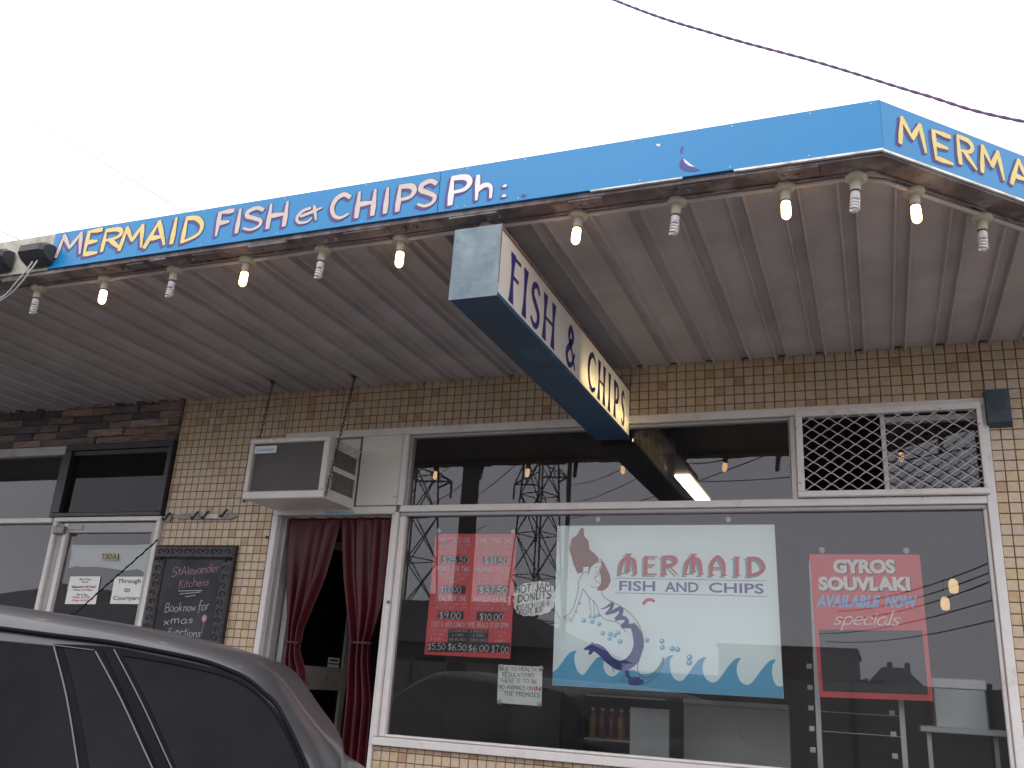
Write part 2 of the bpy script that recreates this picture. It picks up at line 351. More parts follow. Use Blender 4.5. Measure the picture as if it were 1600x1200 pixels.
def glass_material(name, tint=(.97, .98, .98), k=1.4, smudge=.03):
    m = bpy.data.materials.new(name); m.use_nodes = True; n = m.node_tree.nodes; L = m.node_tree.links; n.clear()
    out = n.new('ShaderNodeOutputMaterial'); tr = n.new('ShaderNodeBsdfTransparent'); tr.inputs[0].default_value = (*tint, 1)
    gl = n.new('ShaderNodeBsdfGlossy'); gl.inputs['Roughness'].default_value = .0; gl.inputs[0].default_value = (.95, .94, .97, 1)
    fr = n.new('ShaderNodeFresnel'); fr.inputs['IOR'].default_value = 1.52
    mu = n.new('ShaderNodeMath'); mu.operation = 'MULTIPLY'; mu.inputs[1].default_value = k; mu.use_clamp = True
    mix = n.new('ShaderNodeMixShader'); L.new(fr.outputs[0], mu.inputs[0]); L.new(mu.outputs[0], mix.inputs[0])
    L.new(tr.outputs[0], mix.inputs[1]); L.new(gl.outputs[0], mix.inputs[2])
    df = n.new('ShaderNodeBsdfDiffuse'); df.inputs[0].default_value = (.5, .48, .5, 1)     # thin film of dust on the pane
    no = n.new('ShaderNodeTexNoise'); no.inputs['Scale'].default_value = 2.5; no.inputs['Detail'].default_value = 7
    g = n.new('ShaderNodeNewGeometry'); L.new(g.outputs['Position'], no.inputs['Vector'])
    mr = n.new('ShaderNodeMapRange'); mr.inputs[1].default_value = .35; mr.inputs[2].default_value = .8; mr.inputs[3].default_value = smudge*.3; mr.inputs[4].default_value = smudge
    L.new(no.outputs['Fac'], mr.inputs[0]); mix2 = n.new('ShaderNodeMixShader'); L.new(mr.outputs[0], mix2.inputs[0]); L.new(mix.outputs[0], mix2.inputs[1]); L.new(df.outputs[0], mix2.inputs[2])
    # slight waviness of old plate glass
    nb = n.new('ShaderNodeTexNoise'); nb.inputs['Scale'].default_value = 2.0; nb.inputs['Detail'].default_value = 1; L.new(g.outputs['Position'], nb.inputs['Vector'])
    bp = n.new('ShaderNodeBump'); bp.inputs['Strength'].default_value = .012; bp.inputs['Distance'].default_value = .01; L.new(nb.outputs['Fac'], bp.inputs['Height']); L.new(bp.outputs[0], gl.inputs['Normal'])
    L.new(mix2.outputs[0], out.inputs['Surface']); return m
M['glass'] = glass_material('shop_glass'); M['glass_left'] = glass_material('neighbour_glass', (.7, .72, .75), 1.1); M['glass_dark'] = glass_material('smoked_fanlight_glass', (.25, .25, .28), .42)
def clear_material():
    m = bpy.data.materials.new('glass_core'); m.use_nodes = True; n = m.node_tree.nodes; L = m.node_tree.links; n.clear()
    out = n.new('ShaderNodeOutputMaterial'); tr = n.new('ShaderNodeBsdfTransparent'); tr.inputs[0].default_value = (.98, .99, .98, 1); L.new(tr.outputs[0], out.inputs['Surface']); return m
M['core'] = clear_material()
M['frame'] = mat('white_aluminium', (.70, .655, .63), .5, var=.08, vs=14, dirt=(.42, .32, .28), ds=7, da=.31)
M['frame_grey'] = mat('grey_aluminium', (.42, .40, .39), .5, var=.15, vs=12, dirt=(.2, .15, .12), ds=8, da=.33)
M['bead'] = mat('glazing_bead', (.40, .37, .37), .5, var=.1)
M['dark_frame'] = mat('black_painted_frame', (.022, .02, .026), .4, var=.3)
M['panel'] = mat('cream_painted_board', (.66, .64, .57), .6, var=.10, vs=3, dirt=(.3, .16, .09), ds=16, da=.27)
M['soffit'] = mat('galvanised_soffit', (.48, .435, .445), .62, metal=.1, var=.15, vs=4, dirt=(.37, .335, .34), ds=2.4, da=.42, bump=.25, bs=25)
M['rust'] = mat('rusty_edge_channel', (.16, .125, .13), .8, var=.5, vs=9, dirt=(.42, .37, .36), ds=7, da=.44, bump=.6, bs=30)
M['blue'] = mat('sky_blue_sign_paint', (.004, .205, .47), .38, var=.05, vs=2, dirt=(.008, .185, .40), ds=3, da=.3)
M['white_strip'] = mat('white_edge_strip', (.8, .78, .74), .5, dirt=(.3, .24, .2), ds=14, da=.42)
M['old_white'] = mat('flaking_white_fascia', (.50, .47, .40), .8, var=.15, vs=5, dirt=(.28, .24, .18), ds=10, da=.42, bump=.4)
M['yellow'] = mat('yellow_lettering', (.74, .58, .20), .45, var=.12, vs=20)
M['pinkish'] = mat('faded_pink_lettering', (.60, .50, .46), .5, var=.08, vs=20)
M['white_paint'] = mat('white_lettering', (.74, .70, .72), .45)
M['purple'] = mat('purple_shadow_lettering', (.055, .045, .22), .45)
M['maroon'] = mat('maroon_outline', (.14, .06, .10), .5)
M['navy'] = mat('navy_lettering', (.03, .025, .17), .4)
M['sign_blue'] = mat('weathered_blue_sign_paint', (.018, .068, .135), .5, var=.25, vs=3, dirt=(.05, .13, .18), ds=5, da=.35)
M['sign_pale'] = mat('faded_pale_blue_steel', (.20, .26, .28), .6, var=.3, vs=9, dirt=(.10, .15, .19), ds=11, da=.46, bump=.25, bs=18)
M['rust_trim'] = mat('rust_brown_trim', (.22, .12, .12), .7, var=.3, vs=10)
M['ceramic'] = mat('aged_lamp_holder', (.52, .48, .38), .45, var=.12, vs=40)
M['cfl'] = mat('unlit_spiral_tube', (.68, .66, .66), .25)
M['conduit'] = mat('grey_pvc_conduit', (.52, .46, .45), .5, var=.15, vs=8)
M['bulb'] = mat('lit_bulb', (1, .8, .5), .4, emit=(1.0, .60, .30), es=9)
M['black_plastic'] = mat('black_plastic', (.03, .03, .037), .55, var=.2)
M['white_cable'] = mat('white_cable', (.62, .6, .6), .5)
M['ac_white'] = mat('cream_metal_casing', (.62, .59, .55), .5, var=.08, vs=6, dirt=(.33, .26, .2), ds=8, da=.34)
M['ac_dark'] = mat('condenser_core', (.055, .045, .05), .7, var=.3, vs=40)
M['ac_wire'] = mat('grille_wire', (.20, .18, .18), .5)
M['louvre'] = mat('dusty_louvre_mesh', (.17, .15, .14), .8, var=.3, vs=30)
M['badge'] = mat('pale_badge', (.62, .66, .68), .4)
M['teal'] = mat('teal_print', (.05, .22, .32), .5)
M['chain'] = mat('dark_chain_steel', (.075, .07, .085), .5, metal=.5)
M['red_curtain'] = mat('red_vinyl_curtain', (.070, .006, .011), .46, var=.4, vs=3, spec=.35)
M['black'] = mat('near_black', (.012, .012, .015), .6)
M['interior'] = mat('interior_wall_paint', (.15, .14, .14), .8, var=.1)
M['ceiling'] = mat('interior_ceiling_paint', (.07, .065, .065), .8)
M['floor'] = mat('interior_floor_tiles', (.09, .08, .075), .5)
M['red'] = mat('red_board', (.66, .060, .065), .45, var=.06)
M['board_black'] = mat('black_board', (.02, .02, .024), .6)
M['chalk_white'] = mat('white_chalk_marker', (.68, .66, .68), .7)
M['paper'] = mat('white_paper', (.80, .80, .76), .7, var=.05, vs=6)
M['ink'] = mat('dark_ink', (.05, .045, .05), .6)
M['red_ink'] = mat('red_ink', (.5, .05, .05), .6)
M['mboard'] = mat('pale_green_white_board', (.84, .91, .89), .5, var=.03, vs=2)
M['mred'] = mat('coral_red_print', (.58, .06, .075), .5)
M['mshadow'] = mat('grey_teal_print', (.22, .34, .38), .5)
M['mblue'] = mat('slate_blue_print', (.11, .10, .30), .5)
M['mnavy'] = mat('royal_blue_print', (.02, .03, .22), .5, var=.15, vs=12)
M['mhair'] = mat('auburn_print', (.26, .07, .04), .5, var=.3, vs=12)
M['mwave'] = mat('sea_blue_print', (.10, .40, .62), .5)
M['poster_blue'] = mat('bright_blue_print', (.20, .48, .80), .5)
M['slate'] = mat('chalkboard_slate', (.035, .035, .042), .8, var=.35, vs=5, dirt=(.09, .09, .10), ds=4, da=.42)
M['carved'] = mat('carved_dark_wood', (.028, .022, .027), .42, var=.4, vs=25, bump=.6, bs=60)
M['chalk'] = mat('chalk_writing', (.50, .47, .50), .9, var=.25, vs=60)
M['chalk_pink'] = mat('pink_chalk', (.55, .28, .42), .9, var=.2, vs=60)
M['pewter'] = mat('old_pewter_metal', (.25, .23, .22), .45, metal=.5, var=.4, vs=20)
M['box_blue'] = mat('faded_blue_grey_box', (.042, .070, .088), .6, var=.3, vs=12, dirt=(.10, .07, .06), ds=12, da=.34)
M['mesh_wire'] = mat('aluminium_mesh_wire', (.52, .49, .50), .45, var=.1)
M['asphalt'] = mat('asphalt', (.06, .06, .062), .9, var=.25, vs=3, bump=.5, bs=120)
M['concrete'] = mat('footpath_concrete', (.40, .38, .36), .85, var=.15, vs=2, bump=.3, bs=90)
M['ground'] = mat('dry_grass_ground', (.10, .11, .05), .95, var=.3, vs=.6)
M['paint_white'] = mat('road_marking_paint', (.7, .7, .68), .7)
M['car'] = mat('dark_grey_car_paint', (.048, .045, .048), .42, metal=.2, var=.08, vs=3, dirt=(.072, .066, .066), ds=5, da=.38, coat=.30)
M['car_glass'] = mat('dark_tinted_car_glass', (.004, .004, .005), .05, spec=.35, dirt=(.011, .010, .013), ds=2.2, da=.5)
M['car_glass'].node_tree.nodes['Principled BSDF'].inputs['IOR'].default_value = 1.22
M['car_trim'] = mat('satin_black_car_trim', (.012, .012, .014), .6, spec=.12, var=.2)
M['car_trim'].node_tree.nodes['Principled BSDF'].inputs['IOR'].default_value = 1.2
M['car_bright'] = mat('dull_metal_car_trim', (.12, .115, .12), .4, metal=.2)
M['rubber'] = mat('tyre_rubber', (.02, .02, .02), .85)
M['alloy'] = mat('alloy_wheel', (.4, .4, .4), .35, metal=.8)
M['lamp_red'] = mat('red_lamp_lens', (.35, .01, .01), .15)
M['lamp_clear'] = mat('clear_lamp_lens', (.5, .5, .5), .1)
M['steel'] = mat('galvanised_tower_steel', (.10, .10, .11), .6, metal=.3)
M['timber'] = mat('weathered_pole_timber', (.10, .085, .075), .9, var=.3, vs=6)
M['brickdark'] = mat('brown_brick_building', (.14, .10, .085), .9, var=.2, vs=2)
M['roofdark'] = mat('dark_roof_tiles', (.06, .05, .05), .9)
M['fence'] = mat('weathered_metal_fence', (.22, .21, .2), .7, var=.15)
M['leaf'] = mat('dark_foliage', (.04, .055, .025), .9, var=.4, vs=2)
M['cable_purple'] = mat('twisted_purple_grey_cable', (.13, .075, .16), .6)
M['wire'] = mat('power_line_wire', (.10, .10, .10), .6)
M['wire_pale'] = mat('pale_wire', (.42, .42, .42), .6)
M['steel_white'] = mat('white_shelf_metal', (.55, .57, .55), .5)
M['stainless'] = mat('stainless_panel', (.42, .44, .44), .38, metal=.4, var=.1)
M['wood_beam'] = mat('dark_beam', (.07, .05, .045), .6, var=.2)

# ================================================================== ground and street
struct('ground', MB().add([(-400, -400, -.32), (400, -400, -.32), (400, 400, -.32), (-400, 400, -.32)], [(0, 1, 2, 3)]), M['ground'])
struct('road', MB().box(-120, 120, -12.5, -1.30, -.31, -.2), M['asphalt'])
struct('kerb', MB().bbox(-60, 60, -1.30, -1.16, -.3, -.045, .02), M['concrete'])
struct('footpath', MB().box(-60, 60, -1.158, -.03, -.3, -.04), M['concrete'])
struct('far_footpath', MB().box(-120, 120, -15.5, -12.52, -.31, -.1), M['concrete'])
mk = MB()
for i in range(-14, 15): mk.add([(i*6, -7.05, -.196), (i*6+3, -7.05, -.196), (i*6+3, -6.93, -.196), (i*6, -6.93, -.196)], [(0, 1, 2, 3)])
struct('road_marking', mk, M['paint_white'])

# ================================================================== tiled shop wall
TW, TH, K0 = .052, .0507147, 2.68967
WXL, WXR = -1.79, 4.72
regions = [(WXL, -.915, -.04, 2.95), (-.915, 3.125, 2.647, 2.95), (-.05, 3.125, -.04, .838), (3.125, WXR, -.04, 2.95)]
shop = thing('tiled_shop_wall', 'shop wall of small cream square tiles around the chip shop window', 'wall')
b = MB()
for x0, x1, z0, z1 in regions: b.box(x0, x1, 0, .2, z0, z1)
b.box(WXL, WXR, 0, .2, 2.952, 3.6)
b.box(WXL, WXR, .2, 7.2, 3.5, 3.6); b.box(WXR-.2, WXR, .2, 7.2, -.04, 3.5); b.box(WXL, WXL+.15, .2, 7.2, -.04, 3.5); b.box(WXL+.15, WXR-.2, 7.0, 7.2, -.04, 3.5)
b.obj('mortar_backing', M['grout'], shop)
cells = []
for x0, x1, z0, z1 in regions:
    for i in range(math.floor(x0/TW), math.ceil(x1/TW)):
        for j in range(math.floor((z0-K0)/TH), math.ceil((z1-K0)/TH)):
            a0 = max(i*TW+.0022, x0+.001); a1 = min((i+1)*TW-.0022, x1-.001); c0 = max(K0+j*TH+.0022, z0+.001); c1 = min(K0+(j+1)*TH-.0022, z1-.001)
            if a1-a0 < .012 or c1-c0 < .012: continue
            c = Vector(((a0+a1)/2, 0, (c0+c1)/2)); d = c-CAMP; w = d.dot(fwd); px = 800+FPX*d.dot(RGT)/w; py = 600-FPX*d.dot(UPV)/w
            seen = 0 < px < 1600 and 0 < py < 1200 and not (1255 < 0)
            full = (a1-a0) > TW-.006 and (c1-c0) > TH-.006
            size = FPX*FPX/(w*w) if seen and full else 0
            cells.append((size, a0, a1, c0, c1))
cells.sort(key=lambda c: -c[0])
hw, hh = (TW-.0044)/2, (TH-.0044)/2
tm = MB().bbox(-hw, hw, -.005, .001, -hh, hh, .002).mesh('tile', M['tile'])
for k, (s, a0, a1, c0, c1) in enumerate(cells[:300]):
    o = bpy.data.objects.new('tile', tm); COL.objects.link(o); o.parent = shop
    o.location = ((a0+a1)/2, random.uniform(-.0006, .0006), (c0+c1)/2); o.rotation_euler = (random.gauss(0, .006), random.gauss(0, .004), random.gauss(0, .006))
tf = MB()
for s, a0, a1, c0, c1 in cells[300:]:
    dy = random.uniform(-.0006, .0006); tf.bbox(a0+random.uniform(-.0004, .0004), a1+random.uniform(-.0004, .0004), -.005+dy, .001, c0, c1, .002)
tag(tf.obj('tile_field', M['tile'], shop, fix=False), kind='stuff')

# ================================================================== neighbour's stone-clad wall
nb = thing('stone_clad_wall', 'neighbour shop wall clad in thin brown and grey ledge stones under the awning', 'wall')
b = MB(); b.box(-9, -1.792, .02, .2, 2.64, 3.6); b.box(-9, -3.9, .02, .2, -.04, .5); b.obj('backing', M['grout'], nb)
z = 2.641; r = 0
while z < 2.95:
    h = .055; x = -1.795-random.uniform(0, .1)*(r % 2)
    if x < -1.795:
        pass
    x = -1.795; first = True
    while x > -5.2:
        L_ = random.uniform(.17, .34)
        if first: L_ *= random.uniform(.4, 1); first = False
        d = random.uniform(0, .022); w_ = L_-.003
        mb = MB().bbox(x-w_, x, -.012-d, .02, z, min(z+h-.003, 2.95), .004)
        mb.obj('stone', M['stone'], nb); x -= L_
    z += h; r += 1
# ================================================================== awning
awn = thing('street_awning', 'ribbed grey metal awning projecting over the footpath with rusty front channel', 'awning')
XC, YF = 2.684, -1.915                       # corner of the fascia, front plane
def yfront(x, inset): return YF+inset if x <= XC - inset*.414 else YF + inset + (x-(XC-inset*.414))
period = .192; ribx = 2.33
prof = [(0, .014), (.008, -.008), (.014, -.008), (.020, .018), (.026, .023), (.054, .023), (.060, .018), (.066, -.008), (.072, -.008), (.080, .014)]   # two low ribs per trough, then a flat pan
x = ribx - period*60; k = 0; strips = []
while x < 4.66:
    n0 = 4
    mb = MB(); pts = []
    for q in range(n0):
        for px_, dz in prof: pts.append((x+px_+q*period, 2.925+dz))
    pts.append((x+n0*period, 2.939))
    for i in range(len(pts)-1):
        (xa, za), (xb, zb) = pts[i], pts[i+1]
        if xa >= 4.70: continue
        xb2 = min(xb, 4.70); ya, yb = min(yfront(xa, .05), -.012), min(yfront(xb2, .05), -.012); yend = -.007
        sub = 1
        mb.add([(xa, ya, za), (xb2, yb, zb), (xb2, yend, zb), (xa, yend, za)], [(0, 1, 2, 3)])
        mb.add([(xa, ya, za+.004), (xb2, yb, zb+.004), (xb2, yend, zb+.004), (xa, yend, za+.004)], [(3, 2, 1, 0)])
    if mb.v: mb.obj('soffit_sheet', M['soffit'], awn, fix=False)
    x += n0*period
# roof sheet over it and front channel
def chamfer_strip(mb, inset, w, z0, z1, xl=-9, mi=0):
    """a bar following the fascia: straight part then the 45 degree return"""
    a = [(xl, YF+inset), (XC-inset*.414, YF+inset), (XC-inset*.414+1.95-inset, YF+1.95)]
    i2 = inset+w; c = [(xl, YF+i2), (XC-i2*.414, YF+i2), (XC-i2*.414+1.95-i2, YF+1.95)]
    v = [(p[0], p[1], zz) for p in a+c for zz in (z0, z1)]
    # indices: a0:0,1 a1:2,3 a2:4,5 c0:6,7 c1:8,9 c2:10,11
    mb.add(v, [(0,2,3,1),(2,4,5,3),(6,7,9,8),(8,9,11,10),(0,6,8,2),(2,8,10,4),(1,3,9,7),(3,5,11,9),(0,1,7,6),(4,10,11,5)], mi)
    return mb
mb = MB(); chamfer_strip(mb, .006, .078, 2.905, 2.919); chamfer_strip(mb, .006, .020, 2.9195, 3.09)
mb.obj('front_channel', M['rust'], awn)
mb = MB(); chamfer_strip(mb, .0845, .006, 2.898, 2.921)
mb.obj('sheet_end_flashing', M['rust'], awn)
mb = MB(); v = [(-9, YF+.03, 3.07), (XC-.02, YF+.03, 3.07), (4.55, -.03, 3.07), (4.55, -.004, 3.07), (-9, -.004, 3.07)]
mb.prism(v, (0, 0, .006)); mb.obj('roof_sheet', M['soffit'], awn)
# bits of peeling flashing and bolt heads under the front edge
mb = MB()
x = -1.3
while x < 2.6:
    L_ = random.uniform(.05, .22); MB().box(x, x+L_, YF+random.uniform(.004, .02), YF+.04+random.uniform(0, .03), 2.897+random.uniform(-.002, .003), 2.9045).obj('peeling_flashing', M['rust'], awn); x += L_+random.uniform(.02, .3)
for k in range(-8, 5):
    for dd in (.0, .045):
        xx = ribx+period*2*k*.96+dd+.03
        if xx < 2.6:
            MB().lathe((xx, YF+.045, 2.905), [(.0, -.016), (.007, -.014), (.011, -.006), (.011, .0)], 8).obj('bolt', M['rust'], awn)

# fascia signs -----------------------------------------------------------
ZB, ZT = 2.924, 3.112
fs = thing('fascia_sign', 'long sky blue fascia sign with yellow hand painted MERMAID lettering along the awning front', 'sign')
XJ = at(685.5, 305, YF-.008).x
for xa, xb in ((at(80.5, 392, YF-.008).x, XJ-.0015), (XJ+.0015, XC)):
    pts = [(xa, YF-.006, ZB), (xb, YF-.006, ZB), (xb, YF-.006, ZT), (xa, YF-.006, ZT)]
    MB().box(xa, xb, YF-.008, YF+.004, ZB, ZT).obj('sign_panel', M['blue'], fs)
mb = MB(); YL = YF-.008
for xx in (-.6, -.1, .3, .72, 1.13, 1.16, 1.40, 1.85, 2.2, 2.45, 2.66):
    for zz in (ZB+.010, ZT-.012):
        if random.random() < .75: MB().lathe((xx+random.uniform(-.02, .02), YL-.0005, zz), [(.0, -.0012), (.0026, -.0008), (.0026, .001)], 6, ax='y').obj('screw', M['white_paint'], fs)
pass
mb = MB().box(1.68, 2.02, YF-.009, YF+.003, ZB-.006, ZB-.0005); mb.obj('edge_strip', M['white_strip'], fs)
mb = MB().box(2.20, XC, YF-.009, YF+.003, ZB-.008, ZB-.0005); mb.obj('edge_strip', M['white_strip'], fs)
def letter(ch, p0, ux, uz, N, w, h, m, wid, sh=(-.10, -.09), bend=0, parent=None, out=.17):
    """one painted letter: purple drop shadow, dark outline, bright face"""
    gw, st = gstrokes(ch); mb = MB(); k = 0
    p0 = Vector(p0); ux = Vector(ux); uz = Vector(uz); N = Vector(N)
    sx = w/gw
    def wfun(t, s=1.0, e=0.0): return (wid*(1.30-1.0*abs(t-.3))*s+e)
    for li, (du_, dv_, ex, mi, lift) in enumerate(((sh[0], sh[1], .05, 2, .0006), (sh[0]*.5, sh[1]*.5, .05, 2, .0012), (0, 0, .045, 1, .0018), (0, 0, 0, 0, .0024))):
        for p in st:
            k += 1
            q = [Vector((v.x*sx/h, v.y, 0)) for v in p]
            if len(q) == 2: q = [q[0], q[0].lerp(q[1], .33)+Vector((bend, 0, 0)), q[0].lerp(q[1], .66)+Vector((bend, 0, 0)), q[1]]
            def MM(u, v, k=k): return p0 + ux*((u+du_)*h) + uz*((v+dv_)*h) + N*(lift+.00012*(k % 5))
            ribbon(mb, q, (lambda t: wfun(t, 1, ex)), MM, mi)
    return mb.obj('letter', [m, M['maroon'], M['purple']], parent, fix=False)
FSL = [('M', 88, 402, 125, 366, 'pinkish'), ('E', 130, 398, 152, 362, 'yellow'), ('R', 157, 393, 187, 359, 'yellow'), ('M', 187, 391, 221, 354, 'yellow'), ('A', 226, 387, 257, 347, 'yellow'), ('I', 265, 381, 272, 343, 'yellow'), ('D', 283, 379, 313, 340, 'yellow'),
       ('F', 336, 369, 358, 332, 'pinkish'), ('I', 367, 364, 373, 329, 'pinkish'), ('S', 380, 361, 408, 326, 'pinkish'), ('H', 416, 357, 446, 318, 'pinkish'), ('e&', 463, 350, 494, 322, 'pinkish'),
       ('C', 517, 343, 544, 305, 'pinkish'), ('H', 555, 340, 584, 299, 'pinkish'), ('I', 600, 333, 604, 296, 'pinkish'), ('P', 619, 330, 645, 291, 'pinkish'), ('S', 653, 324, 680, 284, 'pinkish'),
       ('P', 701, 320, 732, 277, 'white_paint'), ('h', 742, 313, 770, 275, 'white_paint'), (':', 784, 309, 792, 282, 'white_paint')]
for ch, xa, ya, xb, yb, mm in FSL:
    A = at(xa, ya, YL); B = at(xb, ya-(xb-xa)*.148, YL); T_ = at(xa, yb+(xb-xa)*.148, YL)
    h = (T_.z-A.z)*1.04
    if ch == 'h': h *= .95
    wd = .18 if ch in 'PhR' else .165
    letter(ch, A, (1, 0, 0), (0, 0, 1), NY, B.x-A.x, h, M[mm], wd if ch != ':' else .2, parent=fs)
# the parts of the number's painted strokes that can be made out
mb = MB()
def fpoly(pl, crop, Y, mi, off): 
    ox, oy, sc = crop; mb.poly([at(ox+p[0]/sc, oy+p[1]/sc, Y)+Vector((0, -off, 0)) for p in pl], mi)
cA = (780, 140, 4)
fpoly([(1152, 352), (1130, 372), (1132, 398), (1145, 396), (1148, 372)], cA, YL, 0, .001)
mb.obj('paint_fragment', M['purple'], fs); mb = MB()
fpoly([(1145, 426), (1125, 462), (1128, 490), (1160, 510), (1210, 514), (1262, 504), (1225, 490), (1185, 482), (1158, 462), (1150, 440)], cA, YL, 0, .001)
fpoly([(1150, 432), (1162, 458), (1188, 478), (1224, 486), (1200, 470), (1170, 446)], cA, YL, 1, .0018)
mb.obj('paint_fragment', [M['purple'], M['white_paint']], fs); mb = MB()
fpoly([(132, 668), (150, 652), (175, 660), (150, 678)], cA, YL, 0, .001)
mb.obj('paint_fragment', M['purple'], fs); mb = MB()
fpoly([(978, 342), (1006, 340), (1006, 356), (990, 356)], cA, YL, 1, .0014)
mb.obj('paint_fragment', [M['purple'], M['white_paint']], fs)
# right return of the fascia
rs = thing('return_fascia_sign', 'sky blue fascia sign on the angled corner with yellow letters MERMA running out of view', 'sign')
D45 = Vector((1, 1, 0)).normalized(); N45 = Vector((1, -1, 0)).normalized(); P45 = Vector((XC, YF-.006, 0))
mb = MB(); a = P45+D45*.0015; b_ = P45+D45*2.6
mb.prism([a+Vector((0, 0, ZB)), b_+Vector((0, 0, ZB)), b_+Vector((0, 0, ZT)), a+Vector((0, 0, ZT))], -N45*.010); mb.obj('sign_panel', M['blue'], rs)
mb = MB(); mb.prism([a+Vector((0, 0, ZB-.010)), b_+Vector((0, 0, ZB-.010)), b_+Vector((0, 0, ZB-.001)), a+Vector((0, 0, ZB-.001))], -N45*.009); mb.obj('edge_strip', M['white_strip'], rs)
def at45(px, py):
    d = ray(px, py); t = (P45-CAMP).dot(N45)/d.dot(N45); return CAMP+d*t
RL = [('M', 1406, 224, 1404+42, 186), ('E', 1459, 246, 1488, 205), ('R', 1498, 255, 1524, 217), ('M', 1534, 269, 1568, 233), ('A', 1580, 287, 1612, 262), ('I', 1622, 302, 1630, 262), ('D', 1644, 310, 1690, 272)]
for ch, xa, ya, xb, yb in RL:
    A = at45(xa, ya); ln = (at45(xb, ya+(xb-xa)*.37)-A); w_ = ln.dot(D45)
    T_ = at45(xa, ya-40); h = (T_.z-A.z)*1.02
    letter(ch, A, D45, (0, 0, 1), N45, w_, h, M['yellow'], .155, parent=rs)
# neighbour's fascia
nf = thing('white_fascia_board', 'flaking off-white fascia board of the neighbour awning left of the blue sign', 'fascia')
MB().box(-9, at(80.5, 392, YF-.008).x-.002, YF-.004, YF+.004, ZB-.002, ZT+.001).obj('board', M['old_white'], nf)

# conduit + lamp holders --------------------------------------------------
YC, ZC = -1.80, 2.905
c45 = (XC-.115*.414, YC)
lamps0 = at(64, 438, YC).x
con = thing('lamp_conduit', 'grey plastic conduit feeding the bulbs along the front edge of the awning', 'conduit')
pts = [(lamps0, YC, ZC), (0, YC, ZC-.002), (1, YC, ZC), (2, YC, ZC-.001), (2.58, YC, ZC)]
pts = [(a_, b_, c_-.006) for a_, b_, c_ in pts]
pts += [tuple(Vector((c45[0]+t_, YC+max(0, t_), ZC-.006))) for t_ in (.05, .12, .4, .9, 1.7)]
MB().tube(pts, .0105, 10).obj('pipe', M['conduit'], con)
for xx in (-.7, -.35, .05, .42, .78, 1.12, 1.5, 1.85, 2.2, 2.5):
    MB().tube([(xx-.008, YC, ZC-.006), (xx+.008, YC, ZC-.006)], .0132, 8).obj('clip', M['conduit'], con)
def cfl_mesh():
    mb = MB(); mb.lathe((0, 0, 0), [(.0, 0), (.013, 0), (.0135, -.004), (.0135, -.022), (.010, -.025), (0, -.025)], 12)
    mb.tube([(.0105*math.cos(a), .0105*math.sin(a), -.026-.034*a/(2*math.pi*3.6)) for a in [i*.45 for i in range(int(2*math.pi*3.6/.45)+1)]], .0042, 6)
    mb.lathe((0, 0, -.060), [(.0105, .003), (.007, -.003), (0, -.005)], 8); return mb
def lit_mesh(): return MB().lathe((0, 0, 0), [(.0, 0), (.0125, -.002), (.0135, -.010), (.0140, -.038), (.012, -.048), (.006, -.054), (0, -.0555)], 14)
lamps = [(at(px2, py2, YC).x, YC, l_) for px2, py2, l_ in ((64, 438, 0), (168, 428, 1), (274, 420, 0), (388, 401, 1), (506, 386, 0), (628, 370, 1), (763, 352, 0), (905, 333, 1), (1058, 312, 0), (1226, 287, 1), (1337, 270, 0))]
q = atz(1427, 297, ZC); lamps.append((q.x, q.y, 1)); q = atz(1534, 337, ZC); lamps.append((q.x, q.y, 0))
where = ['at the left end beside the black boxes', 'second from the left under MERMAID', 'third from the left under MERMAID', 'under the F of FISH', 'under the C of CHIPS', 'just left of the projecting sign',
         'hidden behind the top of the projecting sign', 'just right of the projecting sign', 'second right of the projecting sign', 'last one before the awning corner bend', 'right at the awning corner', 'first round the awning corner', 'last one before the right picture edge']
base0 = None; meshes = {}
for i, (lx, ly, lit) in enumerate(lamps):
    t = thing('bulb_fitting', ('glowing warm bulb in a cream holder, ' if lit else 'unlit white spiral bulb in a cream holder, ')+where[i], 'light bulb', 'bulbs along the awning edge', (lx, ly, ZC))
    if not meshes:
        meshes['base'] = MB().lathe((0, 0, 0), [(0, .036), (.024, .036), (.0245, .012), (.030, .010), (.031, -.010), (.026, -.016), (.016, -.020), (0, -.020)], 18).mesh('base', M['ceramic'])
        meshes['socket'] = MB().lathe((0, 0, 0), [(0, -.018), (.0155, -.018), (.0150, -.045), (.0135, -.052), (0, -.052)], 14).mesh('socket', M['ceramic'])
        meshes['cfl'] = cfl_mesh().mesh('bulb', M['cfl']); meshes['lit'] = lit_mesh().mesh('bulb', M['bulb'])
        meshes['ring'] = MB().lathe((0, 0, 0), [(.0142, -.050), (.0150, -.052), (.0142, -.0545)], 12).mesh('ring', M['black'])
    for nm, me in (('base', meshes['base']), ('socket', meshes['socket']), ('ring', meshes['ring'])):
        o = bpy.data.objects.new(nm, me); COL.objects.link(o); o.parent = t
    o = bpy.data.objects.new('bulb', meshes['lit' if lit else 'cfl']); COL.objects.link(o); o.parent = t; o.location = (0, 0, -.0535)
    t.rotation_euler = (random.uniform(-.06, .06), random.uniform(-.05, .10), 0); t.scale = (1.22, 1.22, 1.22)

